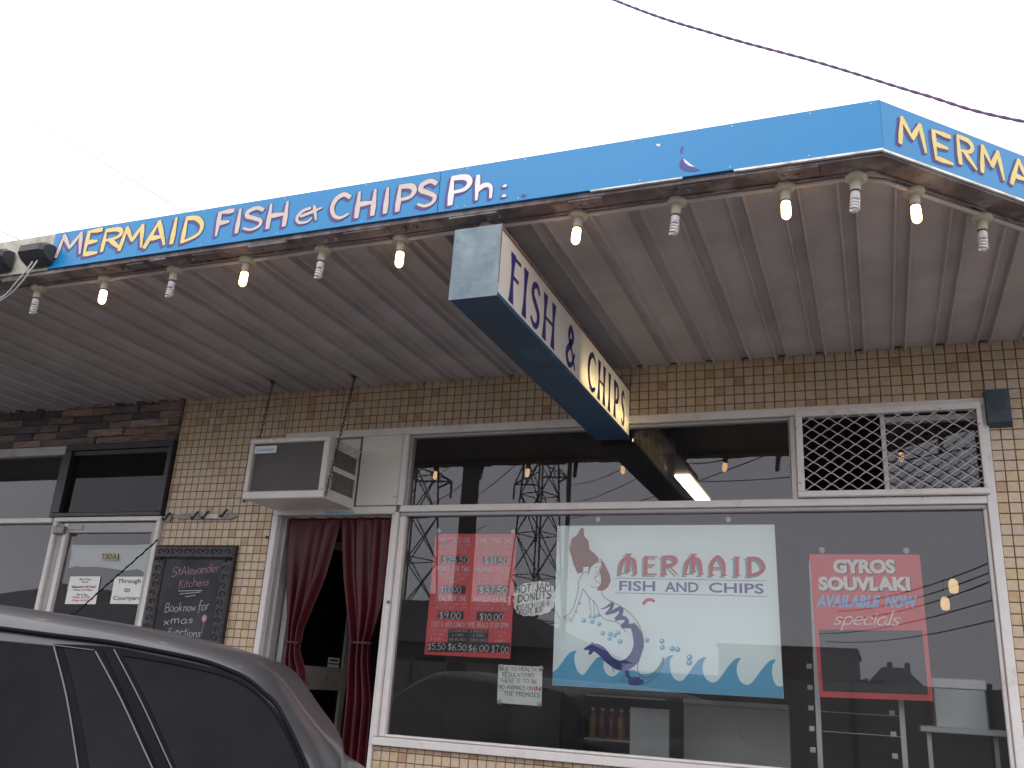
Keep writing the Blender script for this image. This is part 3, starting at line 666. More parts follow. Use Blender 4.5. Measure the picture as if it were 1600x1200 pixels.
# black boxes with cables on the left
for i, (x0, x1, lb) in enumerate(((at(-18, 400, YF-.02).x, at(22, 400, YF-.02).x, 'black plastic floodlight housing on the white fascia, nearer the left picture edge'), (at(45, 400, YF-.02).x, at(83, 400, YF-.02).x, 'black plastic floodlight housing overlapping the left end of the blue sign'))):
    t = thing('floodlight', lb, 'light', 'black housings on the fascia')
    zc = 2.99; mb = MB(); y0 = YF-.016
    P_ = [(y0, 3.043), (y0-.04, 3.040), (y0-.075, 3.020), (y0-.080, 2.985), (y0-.05, 2.955), (y0, 2.935)]
    n_ = 6; secs = [(x0, .80), (x0+.02, 1), (x1-.02, 1), (x1, .80)]; vs = []; fsx = []
    for xx, s_ in secs:
        for yy, zz in P_: vs.append((xx, y0+(yy-y0)*s_, zc+(zz-zc)*s_))
    for a in range(3):
        for k in range(n_): fsx.append((a*n_+k, a*n_+(k+1) % n_, (a+1)*n_+(k+1) % n_, (a+1)*n_+k))
    mb.add(vs, fsx+[tuple(range(n_)), tuple(range(3*n_, 4*n_))]); mb.obj('housing', M['black_plastic'], t)
    MB().box(x0+.03, x1-.03, YF-.0158, YF-.0045, 2.945, 3.02).obj('mounting_plate', M['black_plastic'], t)
    for k in range(2):
        xa = x0+.05+.03*k; ya = YF-.05
        pts = crom([(xa+.03, ya, 2.96), (xa+.0, ya, 2.91), (xa-.09, ya+.03, 2.865-.01*k), (xa-.22, ya+.08, 2.83), (xa-.45, ya+.12, 2.81-.02*k), (xa-.9, ya+.2, 2.84)], 5)
        MB().tube(pts, .0038, 6).obj('cable', M['white_cable'], t)

# ================================================================== projecting light box
SXR, SXL, SYF, SYB, SZB, SZT = 1.360, 1.172, -1.985, -.035, 2.508, 2.795
sb = thing('projecting_sign', 'blue light box sign reading FISH & CHIPS, hung under the awning, glowing at its wall end', 'sign')
t_ = .006; mb = MB()
mb.box(SXL, SXR-.012, SYF+.004, SYB, SZB, SZB+t_); mb.box(SXL, SXR-.012, SYF+.004, SYB, SZT-t_, SZT); mb.box(SXL, SXL+t_, SYF+.004, SYB, SZB+t_, SZT-t_); mb.box(SXL+t_, SXR-.012, SYB-.006, SYB, SZB+t_, SZT-t_)
mb.obj('casing', M['sign_blue'], sb)
mb = MB(); mb.box(SXL-.002, SXR+.002, SYF, SYF+.0035, SZB-.002, SZT+.002); mb.box(SXL-.0025, SXR+.0025, SYF-.0015, SYF-.0002, SZB-.002, SZB+.07, 1); mb.obj('end_plate', [M['sign_pale'], M['sign_pale']], sb)
mb = MB(); mb.box(SXR-.012, SXR+.001, SYF+.004, SYB, SZB-.001, SZB+.016); mb.obj('bottom_trim', M['sign_blue'], sb)
mb = MB(); mb.box(SXR-.012, SXR+.001, SYF+.004, SYB, SZT-.010, SZT+.001); mb.box(SXR+.0015, SXR+.004, SYF-.001, SYF+.006, SZB+.05, SZT+.004); mb.obj('top_trim', M['rust_trim'], sb)
fm = bpy.data.materials.new('white_acrylic_face'); fm.use_nodes = True; n = fm.node_tree.nodes; L = fm.node_tree.links; n.clear()
o_ = n.new('ShaderNodeOutputMaterial'); d_ = n.new('ShaderNodeBsdfDiffuse'); d_.inputs[0].default_value = (.86, .80, .74, 1); tl = n.new('ShaderNodeBsdfTranslucent'); tl.inputs[0].default_value = (.8, .74, .58, 1); ms = n.new('ShaderNodeMixShader'); ms.inputs[0].default_value = .30
gl_ = n.new('ShaderNodeBsdfGlossy'); gl_.inputs['Roughness'].default_value = .2; m2_ = n.new('ShaderNodeMixShader'); m2_.inputs[0].default_value = .04
L.new(d_.outputs[0], ms.inputs[1]); L.new(tl.outputs[0], ms.inputs[2]); L.new(ms.outputs[0], m2_.inputs[1]); L.new(gl_.outputs[0], m2_.inputs[2]); L.new(m2_.outputs[0], o_.inputs[0])
MB().add([(SXR-.004, SYF+.004, SZB+.016), (SXR-.004, SYB, SZB+.016), (SXR-.004, SYB, SZT-.010), (SXR-.004, SYF+.004, SZT-.010)], [(0, 1, 2, 3)]).obj('lit_face', fm, sb)
mb = MB().tube([(1.30, -.92, 2.585), (1.30, -.06, 2.585)], .013, 12); M['tube'] = mat('fluorescent_tube', (1, 1, 1), .4, emit=(1.0, .76, .38), es=17); mb.obj('fluorescent_tube', M['tube'], sb)
MB().box(1.178, 1.352, -.955, -.95, SZB+t_+.001, SZT-t_-.001).obj('baffle', M['sign_blue'], sb)
for ch, pxa, pxb, pya in (('F', 798, 815, 440), ('I', 817, 828, 455), ('S', 830, 846, 475), ('H', 849, 869, 500), ('&', 884, 902, 545), ('C', 918.5, 933.5, 580), ('H', 934, 947.5, 600), ('I', 949.5, 957, 615), ('P', 959, 968.5, 628), ('S', 970, 978, 640)):
    gw, st = gstrokes(ch); mb = MB(); k = 0; h = .178; zb = SZB+.046; ya = atx(pxa+2, pya, SXR).y; yb = atx(pxb-2, pya, SXR).y; wd = (yb-ya)
    for p in st:
        k += 1; q = [Vector((v.x*wd/gw/h if ch != 'I' else v.x*.4+wd/h*.3, v.y, 0)) for v in p]
        vert = len(q) == 2 and abs(q[0].x-q[1].x) < .02
        if len(q) == 2: q = [q[0].lerp(q[1], i/6) for i in range(7)]
        cur = len(st[0]) > 2
        wf_ = (flare(.20) if vert else (lambda t: .10+.09*math.sin(math.pi*t)) if len(p) > 2 else even(.085))
        ribbon(mb, q, wf_, lambda u, v, k=k: Vector((SXR-.0035+.0006+.0002*k, ya+u*h, zb+v*h)), 0)
    mb.obj('letter', M['navy'], sb, fix=False)
for yy in (-1.72, -.62):
    MB().box(1.235, 1.275, yy-.03, yy+.03, SZT+.0005, 2.922).obj('hanger_bracket', M['sign_blue'], sb)

# ================================================================== chip shop window and door frame
wf = thing('shop_window', 'large white framed plate glass window of the fish and chip shop with two panes above', 'window')
def fbar(nm, x0, x1, z0, z1, y0=-.03, y1=.05, m='frame', b=.003): return MB().bbox(x0, x1, y0, y1, z0, z1, b).obj(nm, M[m], wf)
fbar('head_rail', -.9, 3.122, 2.600, 2.645); fbar('transom_rail', -.026, 3.080, 2.126, 2.163); fbar('sill', -.05, 3.122, .842, .884, -.045)
fbar('jamb', 3.081, 3.122, .886, 2.598); fbar('mullion', -.050, -.028, .886, 2.124, -.035); fbar('jamb', -.042, -.004, 2.165, 2.598, -.034); fbar('mullion', 2.205, 2.232, 2.165, 2.598, -.02)
for nm, x0, x1, z0, z1 in (('bead', -.026, 3.079, 2.104, 2.1245), ('bead', -.026, .012, .886, 2.1025), ('bead', 3.062, 3.079, .886, 2.1025), ('bead', .014, 3.06, .886, .899),
                           ('bead', -.002, 2.203, 2.582, 2.598), ('bead', -.002, .012, 2.1655, 2.580), ('bead', 2.196, 2.2035, 2.1655, 2.580)):
    MB().bbox(x0, x1, -.012, .04, z0, z1, .004).obj(nm, M['bead' if z0 > 2 else 'frame'], wf)
def pane(x0, x1, z0, z1, Y, parent, m='glass'):
    mb = MB(); mb.add([(x0, Y, z0), (x1, Y, z0), (x1, Y, z1), (x0, Y, z1)], [(0, 1, 2, 3)], 0)
    v = [(x0, Y+.006, z0), (x1, Y+.006, z0), (x1, Y+.006, z1), (x0, Y+.006, z1)]
    mb.add([(x0, Y, z0), (x1, Y, z0), (x1, Y, z1), (x0, Y, z1)]+v, [(4, 7, 6, 5), (0, 4, 5, 1), (1, 5, 6, 2), (2, 6, 7, 3), (3, 7, 4, 0)], 1)
    return mb.obj('pane', [M[m], M['core']], parent, fix=False)
pane(.010, 3.064, .897, 2.106, .02, wf); pane(.010, 2.198, 2.164, 2.584, .02, wf); pane(2.66, 3.085, 2.164, 2.60, .03, wf)
# security grille window
gr = thing('security_grille', 'white framed diamond mesh security grille over the small window at upper right', 'grille')
GX0, GX1, GZ0, GZ1, GY = 2.236, 3.094, 2.166, 2.616, -.052
for nm, x0, x1, z0, z1 in (('frame_rail', GX0, GX1, GZ1-.034, GZ1), ('frame_rail', GX0, GX1, GZ0, GZ0+.028), ('frame_stile', GX0, GX0+.033, GZ0+.0285, GZ1-.0345), ('frame_stile', GX1-.022, GX1, GZ0+.0285, GZ1-.0345)):
    MB().bbox(x0, x1, GY-.012, -.031, z0, z1, .003).obj(nm, M['frame'], gr)
px_, pz_ = .0815, .0570; xx0, xx1 = GX0+.028, GX1-.018
j = 0; z = GZ0+.02
while z < GZ1-.02:
    up = j % 2; pts = []; i = 0; x = xx0-.03
    st = px_/4; n_ = int((xx1-xx0+.06)/st)+1
    for i in range(n_+1):
        ph = (xx0-.03+i*st); s_ = (i % 4); v_ = [0, .5, 1, .5][s_]
        zz = z+(v_-.5)*pz_/2*.93 if up == 0 else z+(.5-v_)*pz_/2*.93
        pts.append((ph, GY+.006*(1 if v_ in (0, 1) else 0)-.003, zz))
    pts = [Vector((p.x, p.y, min(max(p.z, GZ0+.020), GZ1-.026))) for p in crom(pts, 2) if xx0 < p.x < xx1]
    mb = MB(); mb.tube(pts, .0029, 5)
    if mb.v: mb.obj('wire', M['mesh_wire'], gr)
    z += pz_/2; j += 1
mb = MB()
for px2, py2 in ((1303, 646), (1469, 638), (1245, 668), (1250, 755), (1336, 778), (1441, 777), (1531, 662), (1541, 757)):
    q = at(px2, py2, GY-.012); mb.lathe((q.x, q.y, q.z), [(0, -.002), (.0035, -.0015), (.004, .001)], 8, ax='y')
mb.obj('rivets', M['rust'], gr)
ow = thing('sliding_window', 'small sliding window behind the diamond mesh, left half open and dark', 'window')
MB().bbox(2.640, 2.662, -.022, .036, 2.165, 2.598, .003).obj('stile', M['frame'], ow)
MB().bbox(2.663, 3.079, -.010, .028, 2.545, 2.575, .003).obj('rail', M['frame_grey'], ow)
# white infill board, door head, blue label
ip = thing('infill_board', 'square cream painted board between the air conditioner and the window', 'board')
MB().bbox(-.329, -.046, -.028, .03, 2.166, 2.600, .004).obj('board', M['panel'], ip)
MB().box(-.348, -.330, -.020, .03, 2.166, 2.596).obj('side_strip', M['rust_trim'], ip)
mb = MB()
q = crom([at(614, 776, -.03), at(620, 777, -.03), at(625, 783, -.03), at(626, 792, -.03)], 5); mb.tube(q, .002, 4)
mb.obj('rust_scratch', M['rust'], ip)
ob = thing('opening_board', 'cream board closing the opening around the air conditioner casing', 'board')
MB().bbox(-.905, -.350, .004, .03, 2.520, 2.597, .003).obj('board', M['panel'], ob)
df_ = thing('shop_door_frame', 'white aluminium door frame around the red curtained doorway', 'door frame')
for nm, x0, x1, z0, z1, y0, y1, m in (('head', -.915, -.052, 2.116, 2.160, -.03, .06, 'frame'), ('jamb', -.915, -.877, -.03, 2.1145, -.03, .16, 'frame'), ('stop', -.875, -.845, -.03, 2.1145, .03, .10, 'frame_grey'), ('inner_jamb', -.875, -.862, -.03, 2.1145, -.008, .029, 'bead'),
                                      ('jamb', -.075, -.0525, -.03, 2.1145, -.022, .10, 'frame')):
    MB().bbox(x0, x1, y0, y1, z0, z1, .003).obj(nm, M[m], df_)
mb = MB(); q0 = at(509, 800.5, -.0305); q1 = at(554, 800, -.0305); mb.box(q0.x, q1.x, -.0315, -.0302, 2.1205, 2.1305); mb.obj('blue_label', M['poster_blue'], df_)
lk = at(419, 840, -.03); MB().lathe((lk.x, -.034, lk.z), [(0, -.02), (.006, -.018), (.010, -.008), (.008, .003)], 10, ax='y').obj('hook', M['chain'], df_)
lk = at(609, 941, -.03); MB().lathe((lk.x-.004, -.037, lk.z), [(0, -.012), (.008, -.010), (.010, -.002), (.010, .004)], 10, ax='y').obj('lock_cylinder', M['pewter'], df_)
# open glazed door leaf, swung inward
dl = thing('open_glass_door', 'grey framed glass door standing open inward behind the red curtain', 'door')
X0, X1 = -.842, -.806
for nm, y0, y1, z0, z1 in (('stile', .11, .17, .0, 2.05), ('stile', .83, .89, .0, 2.05), ('rail', .172, .828, 2.0, 2.05), ('mid_rail', .172, .828, 1.10, 1.24), ('rail', .172, .828, .0, .12)):
    MB().box(X0, X1, y0, y1, z0, z1).obj(nm, M['frame_grey'], dl)
MB().box(-.826, -.822, .172, .828, 1.242, 1.998).obj('pane', M['car_glass'], dl)
MB().box(-.826, -.822, .172, .828, .122, 1.098).obj('pane', M['car_glass'], dl)
mb = MB().box(-.8215, -.8205, .66, .80, 1.243, 1.305); mb.add([(-.820, .665, 1.262), (-.820, .795, 1.262), (-.820, .795, 1.27), (-.820, .665, 1.27)], [(0, 1, 2, 3)], 1); mb.add([(-.820, .68, 1.282), (-.820, .78, 1.282), (-.820, .78, 1.295), (-.820, .68, 1.295)], [(0, 1, 2, 3)], 1)
mb.obj('sticker', [M['paper'], M['navy']], dl)
# curtains
def curtain(lb, rows, folds, seed, ztie):
    rnd = random.Random(seed); t = thing('door_curtain', lb, 'curtain', 'red curtains in the doorway')
    nu = 72; mb = MB(); R_ = []
    zs = []
    for a, b2 in zip(rows[:-1], rows[1:]):
        k_ = 8
        for i in range(k_):
            f = i/k_; f2 = f*f*(3-2*f) if (a[3] or b2[3]) else f
            zs.append((a[0]+(b2[0]-a[0])*f, a[1]+(b2[1]-a[1])*f2, a[2]+(b2[2]-a[2])*f2))
    zs.append(rows[-1][:3])
    ph = [rnd.uniform(0, 6) for _ in range(4)]
    for (zz, xl, xr) in zs:
        w = xr-xl; amp = .010+.016*min(1, .25/max(w, .05)) ; amp = min(amp, w*.22)
        if zz > 2.06: amp *= .4+.6*(2.12-zz)/.06
        row = []
        for i in range(nu+1):
            u = i/nu; f = math.sin(u*folds*2*math.pi+ph[0]+.35*math.sin(zz*2+ph[1]))+.30*math.sin(u*folds*3.3*math.pi+ph[2]+.6*math.sin(zz*3+ph[3]))
            sharp = math.copysign(abs(f)**.7, f)
            row.append((xl+w*(u+.010*math.sin(u*folds*2*math.pi+1)), .035+amp*sharp, zz))
        R_.append(row)
    vs = [p for row in R_ for p in row]; fsx = []
    for a in range(len(R_)-1):
        for i in range(nu): fsx.append((a*(nu+1)+i, a*(nu+1)+i+1, (a+1)*(nu+1)+i+1, (a+1)*(nu+1)+i))
    mb.add(vs, fsx, 0, True); o = mb.obj('cloth', M['red_curtain'], t, fix=False)
    md = o.modifiers.new('thick', 'SOLIDIFY'); md.thickness = .0012
    ti = [r for r in zs if abs(r[0]-ztie) < .05]; ti = min(zs, key=lambda r: abs(r[0]-ztie)); cx = (ti[1]+ti[2])/2; rw = (ti[2]-ti[1])/2+.006
    MB().lathe((cx, .035, ztie), [(1, -.006), (1.03, 0), (1, .006)], 16).obj('tieback', M['red_curtain'], t)
    tb = t.children[-1]
    for v in tb.data.vertices:
        v.co.x = cx+(v.co.x-cx)*rw; v.co.y = .035+(v.co.y-.035)*.030
    MB().tube([(rows[0][1], .035, 2.109), (rows[0][2], .035, 2.109)], .005, 6).obj('curtain_rod', M['frame_grey'], t)
curtain('red vinyl curtain tied at its waist, hanging at the left side of the doorway', [(2.106, -.843, -.47, 0), (1.93, -.843, -.50, 0), (1.75, -.815, -.535, 0), (1.58, -.775, -.595, 0), (1.44, -.745, -.640, 0), (1.34, -.735, -.645, 1), (1.15, -.745, -.575, 1), (.9, -.75, -.52, 0), (.1, -.76, -.48, 0)], 3, 3, 1.36)
curtain('fuller red vinyl curtain tied at its waist, at the right side of the doorway', [(2.106, -.465, -.080, 0), (1.93, -.44, -.082, 0), (1.75, -.405, -.086, 0), (1.58, -.355, -.10, 0), (1.46, -.315, -.13, 0), (1.38, -.292, -.155, 1), (1.34, -.290, -.155, 1), (1.0, -.275, -.10, 0), (.1, -.26, -.080, 0)], 3.4, 9, 1.375)

# ================================================================== air conditioner and chains
ac = thing('air_conditioner', 'cream window air conditioner with dark mesh front jutting out above the doorway', 'air conditioner')
AX0, AX1, AYF, AZ0, AZ1 = -.893, -.333, -.381, 2.142, 2.508
mb = MB(); bw = .028
mb.box(AX0+.004, AX1-.004, AYF+.05, -.031, AZ0+.001, AZ0+.012); mb.box(AX0+.004, AX1-.004, AYF+.05, .0, AZ1-.012, AZ1-.001); mb.box(AX0+.004, AX0+.014, AYF+.05, -.031, AZ0+.0125, AZ1-.0125)
mb.box(AX1-.012, AX1-.004, AYF+.05, AYF+.075, AZ0+.0125, AZ1-.0125); mb.box(AX1-.012, AX1-.004, -.05, -.031, AZ0+.0125, AZ1-.0125); mb.box(AX1-.012, AX1-.004, AYF+.075, -.05, AZ1-.06, AZ1-.0125); mb.box(AX1-.012, AX1-.004, AYF+.075, -.05, AZ0+.0125, AZ0+.06); mb.box(AX1-.012, AX1-.004, AYF+.075, -.05, 2.315, 2.345)
mb.obj('casing', M['ac_white'], ac)
mb = MB(); mb.bbox(AX0, AX1, AYF, AYF+.049, AZ1-bw, AZ1, .006); mb.bbox(AX0, AX1, AYF, AYF+.049, AZ0, AZ0+.045, .006); mb.bbox(AX0, AX0+bw, AYF, AYF+.049, AZ0+.0455, AZ1-bw-.0005, .006); mb.bbox(AX1-.040, AX1, AYF, AYF+.049, AZ0+.0455, AZ1-bw-.0005, .006)
mb.obj('front_frame', M['ac_white'], ac)
MB().box(AX0+.03, AX1-.042, AYF+.035, AYF+.047, AZ0+.046, AZ1-.029).obj('condenser', M['ac_dark'], ac)
for z0, z1 in ((2.347, AZ1-.062), (AZ0+.062, 2.313)):
    mb = MB().box(AX1-.020, AX1-.0125, AYF+.072, -.047, z0, z1)
    zz = z0+.008
    while zz < z1-.004: mb.box(AX1-.0122, AX1-.009, AYF+.078, -.052, zz, zz+.003, 0); zz += .0095
    mb.obj('side_louvre', M['louvre'], ac)
# expanded metal mesh of the front
mb = MB(); gx0, gx1, gz0, gz1 = AX0+.03, AX1-.042, AZ0+.047, AZ1-.03; pw_, ph_ = .0150, .0105; nr = int((gz1-gz0)/(ph_/2))
for j in range(nr+1):
    zc = gz0+j*ph_/2; prev = None; s_ = 1 if j % 2 else -1; i = 0; x = gx0; 
    while x <= gx1:
        cur = (x, AYF+.022, zc+s_*(ph_/4)*(1 if i % 2 else -1))
        if prev:
            w_ = .0011; mb.add([(prev[0], prev[1], prev[2]-w_), (cur[0], cur[1], cur[2]-w_), (cur[0], cur[1], cur[2]+w_), (prev[0], prev[1], prev[2]+w_)], [(0, 1, 2, 3)])
        prev = cur; x += pw_/2; i += 1
tag(mb.obj('front_mesh', M['ac_wire'], ac, fix=False), kind='stuff')
mb = MB().bbox(-.862, -.706, AYF+.010, AYF+.020, 2.420, 2.466, .003); 
o = mb.obj('badge', M['badge'], ac)
mb = MB(); V_, F_ = font_mesh('Cooline', .01, .25)
mb.add([(-.846+u*.122, AYF+.0092, 2.432+v*.022) for u, v in V_], F_); mb.obj('lettering', M['teal'], o)
MB().lathe((-.888, AYF+.02, AZ0-.008), [(0, -.009), (.008, -.006), (.009, .004), (0, .009)], 8).obj('drain_stub', M['chain'], ac)
# chains
def chain(lb, a, b2):
    t = thing('support_chain', lb, 'chain', 'chains holding the air conditioner'); a = Vector(a); b2 = Vector(b2); L_ = (b2-a).length; n_ = int(L_/.024); d = (b2-a).normalized()
    mb = MB(); ux = d.orthogonal().normalized(); uy = d.cross(ux)
    for i in range(n_):
        c = a+(b2-a)*((i+.5)/n_); s_ = ux if i % 2 else uy; pts = []
        for k in range(9):
            an = 2*math.pi*k/8; pts.append(c+d*math.cos(an)*.0155+s_*math.sin(an)*.0065)
        mb.tube(pts, .0026, 5, cap=False)
    mb.obj('links', M['chain'], t)
    MB().lathe((a.x, a.y, a.z), [(0, .012), (.014, .012), (.016, .0), (.006, -.016), (.004, -.03), (0, -.03)], 10).obj('ceiling_hook', M['chain'], t)
chain('dark steel chain from awning to the right front corner of the air conditioner', (-.318, -.225, 2.920), (-.322, AYF+.012, AZ0+.01))
chain('dark steel chain from awning to the left side of the air conditioner', (-.905, -.24, 2.920), (-.912, AYF+.06, AZ0+.03))

# ================================================================== speaker box on the right
sp = thing('wall_siren_box', 'small blue grey metal box with a round grid of holes at the window corner', 'speaker')
x0, x1, z0, z1 = 3.112, 3.222, 2.495, 2.672
mb = MB(); mb.add([(x0, -.006, z0), (x1, -.006, z0), (x1, -.006, z1), (x0, -.006, z1), (x0+.004, -.075, z0+.012), (x1-.004, -.075, z0+.012), (x1-.002, -.065, z1), (x0+.002, -.065, z1)], [(0, 3, 2, 1), (0, 1, 5, 4), (1, 2, 6, 5), (2, 3, 7, 6), (3, 0, 4, 7), (4, 5, 6, 7)])
mb.obj('case', M['box_blue'], sp)
mb = MB(); cx, cz = (x0+x1)/2+.002, (z0+z1)/2+.006
for rr_, nn_ in ((.009, 5), (.019, 10), (.029, 15)):
    for k in range(nn_):
        a = 2*math.pi*k/nn_+rr_*30; X_ = cx+rr_*math.cos(a); Z_ = cz+rr_*math.sin(a); f = (Z_-z0)/(z1-z0); Y_ = -.0755+.010*f
        mb.lathe((X_, Y_-.0002, Z_), [(0, -.0008), (.0030, -.0008), (.0032, .002)], 6, ax='y')
mb.obj('sound_holes', M['black'], sp)

# ================================================================== posters and boards in the window
YB = .045                                    # just inside the glass
def board(name, lb, cat, quad, th, m, Y=YB):
    t = thing(name, lb, cat); mb = MB(); pts = [at(*p, Y) for p in quad]; mb.prism(pts, (0, th, 0)); mb.obj('board', M[m], t); return t
def cup(px, py, parent, Y=YB):
    q = at(px, py, Y-.012); MB().lathe((q.x, q.y, q.z), [(.0, .002), (.004, .0), (.005, .005), (.013, .008), (.0145, .010)], 12, ax='y').obj('suction_cup', M['steel_white'], parent)
# menu board -------------------------------------------------------------
mn = board('menu_board', 'red price board with hand lettered family packs and black price patches', 'menu', [(680.5, 834), (807.5, 834.5), (797, 1029.5), (663, 1022.5)], .006, 'red')
cM = (640, 800, 3.75)
mb = MB()
def patch(x0, y0, x1, y1, mi=0, sl=-.10, off=.0009, crop=None, Y=YB):
    ox, oy, sc = crop or cM; pl = [(x0, y1), (x1, y1+2), (x1-sl*0+0, y0+2), (x0, y0)]
    dx = (y1-y0)*.08; pl = [(x0-dx, y1), (x1-dx, y1+4), (x1+dx*0, y0+4), (x0, y0)]
    mb.poly([at(ox+p[0]/sc, oy+p[1]/sc, Y)+Vector((0, -off, 0)) for p in pl], mi)
for q in ((183, 255, 345, 297), (430, 258, 577, 303), (180, 428, 330, 474), (400, 428, 577, 478), (168, 580, 318, 624), (395, 583, 550, 634), (228, 684, 465, 764), (108, 762, 590, 820)): patch(*q)
mb.obj('price_patches', M['board_black'], mn)
mb = MB(); W1 = dict(wid=.13, sp=.2, jit=.04)
for s, x0, y0, x1, y1, h in (('FAMILY PACK ONE', 166, 178, 355, 180, 28), ('FAMILY PACK TWO', 398, 180, 600, 184, 28), ('DINNER FOR TWO', 160, 345, 352, 348, 27), ('MERMAID SPECIAL', 390, 348, 592, 352, 27), ('MEAL FOR ONE', 152, 520, 333, 522, 28), ('HAMBURGER PACK', 375, 523, 592, 527, 28), ('TUES & WED LUNCH TIME DEALS (11.30-2PM)', 125, 668, 580, 678, 26)):
    pw(mb, s, (x0, y0), (x1, y1), h, YB, cM, off=.0018, **W1)
for s, x0, y0, x1, y1, h in (('$25.50', 196, 296, 344, 298, 34), ('$31.50', 440, 301, 576, 305, 36), ('$17.00', 180, 470, 300, 472, 36), ('$37.50', 410, 475, 572, 479, 38), ('$9.00', 176, 622, 298, 624, 36), ('$10.00', 412, 632, 545, 636, 38), ('$5.50', 108, 806, 208, 808, 36), ('$6.50', 226, 808, 330, 812, 36), ('$6.00', 345, 814, 462, 818, 36), ('$7.00', 482, 822, 580, 826, 38)):
    pw(mb, s, (x0, y0), (x1, y1), h, YB, cM, off=.0024, wid=.10, sp=.2, jit=.05)
mb.obj('lettering', M['chalk_white'], mn, fix=False)
mb = MB(); W2 = dict(wid=.10, sp=.2, jit=.04, off=.0018)
for s, x0, y0, x1, h in (('3 FLAKES 6 DIM SIMS', 176, 202, 362, 16), ('4 POTATO CAKES', 200, 222, 335, 16), ('DRUMSTICK & CHIPS', 168, 245, 340, 16), ('5 FLAKES 10 DIM SIMS', 400, 206, 596, 16), ('6 POTATO CAKES', 420, 226, 572, 16), ('DRUMSTICK & CHIPS', 396, 248, 590, 16),
                         ('2 FLAKES 2 DIM SIMS', 164, 372, 346, 16), ('2 POTATO CAKES', 182, 394, 330, 16), ('& CHIPS', 210, 416, 290, 16), ('4 FLAKES 5 DIM SIMS', 396, 375, 590, 16), ('4 POTATO CAKES CHIPS', 388, 397, 594, 16), ('& 1.25 L DRINK', 404, 420, 542, 16),
                         ('1 FLAKE 1 DIM SIM', 156, 545, 330, 16), ('1 POTATO CAKE & CHIPS', 146, 568, 336, 16), ('1 HAMBURGER WITH THE LOT', 378, 548, 590, 16), ('CHIPS & 1 CAN OF DRINK', 378, 572, 580, 16),
                         ('1 POTATO CAKE', 118, 700, 220, 15), ('2 DIM SIMS', 124, 724, 200, 15), ('& CHIPS', 124, 750, 190, 15), ('5 CALAMARI RINGS', 232, 703, 342, 15), ('& CHIPS', 248, 728, 315, 15), ('TARTARE SAUCE', 230, 754, 330, 15), ('5 NUGGETS', 358, 706, 455, 15), ('& CHIPS', 372, 731, 435, 15), ('TOMATO SAUCE', 352, 757, 456, 15), ('1 FLAKE', 498, 712, 570, 15), ('&', 524, 736, 536, 15), ('CHIPS', 502, 762, 560, 15)):
    pw(mb, s, (x0, y0), (x1, y0+(x1-x0)*.02), h, YB, cM, **W2)
mb.obj('fine_print', M['pinkish'], mn, fix=False)
cup(684, 829, mn); cup(801, 830, mn)
# jam donuts ---------------------------------------------------------------
dn = thing('donut_sign', 'cloud shaped white paper sign advertising hot jam donuts', 'sign')
ctr = (731, 508); out = []
nsc = 17
for k in range(nsc*4):
    a = 2*math.pi*k/(nsc*4); rx, ry = 118, 96; rr_ = 1+.055*abs(math.sin(a*nsc/2)); ca, sa = math.cos(a), math.sin(a)
    sq = (abs(ca)**2.8+abs(sa)**2.8)**(-1/2.8); out.append((ctr[0]+rx*rr_*sq*ca, ctr[1]+ry*rr_*sq*sa-(ca*12)))
mb = MB(); mb.prism([at(cM[0]+p[0]/3.75, cM[1]+p[1]/3.75, YB) for p in out], (0, .002, 0)); mb.obj('paper', M['paper'], dn)
mb = MB()
for s, x0, y0, x1, y1, h, w_ in (('HOT JAM', 620, 478, 828, 452, 42, .16), ('DONUTS', 634, 530, 828, 502, 44, .16), ('$1EACH OR 6', 626, 580, 818, 548, 30, .15), ('FOR $5', 642, 605, 772, 584, 26, .15)):
    pw(mb, s, (x0, y0), (x1, y1), h, YB, cM, wid=w_, sp=.2, jit=.05)
mb.obj('lettering', M['ink'], dn, fix=False)
# health notice --------------------------------------------------------------
nc = board('health_notice', 'hand written white notice saying no animals on the premises', 'notice', [(779, 1038.5), (847.5, 1042), (846, 1103.5), (776.5, 1098)], .002, 'paper')
mb = MB()
for s, x0, y0, x1, y1, h in (('DUE TO HEALTH', 532, 930, 742, 934, 22), ('REGULATIONS', 543, 965, 728, 970, 24), ('THERE IS TO BE', 527, 998, 746, 1004, 22), ('NO ANIMALS', 524, 1036, 676, 1044, 24), ('ON', 690, 1044, 722, 1046, 24), ('THE PREMISES', 554, 1076, 762, 1084, 24)):
    pw(mb, s, (x0, y0), (x1, y1), h, YB, cM, wid=.12, sp=.2, jit=.06)
pw(mb, 'IN', (730, 1046), (766, 1048), 24, YB, cM, wid=.16, mi=1)
for x0, x1, y in ((543, 728, 972), (522, 676, 1048)):
    a = at(640+x0/3.75, 800+y/3.75, YB); c = at(640+x1/3.75, 800+(y+8)/3.75, YB); mb.add([a+Vector((0, -.001, 0)), c+Vector((0, -.001, 0)), c+Vector((0, -.001, .0012)), a+Vector((0, -.001, .0012))], [(0, 1, 2, 3)])
mb.obj('lettering', [M['ink'], M['red_ink']], nc, fix=False)
for p in ((782, 1042), (844, 1044.5), (842, 1100), (779, 1096)): cup(*p, nc)
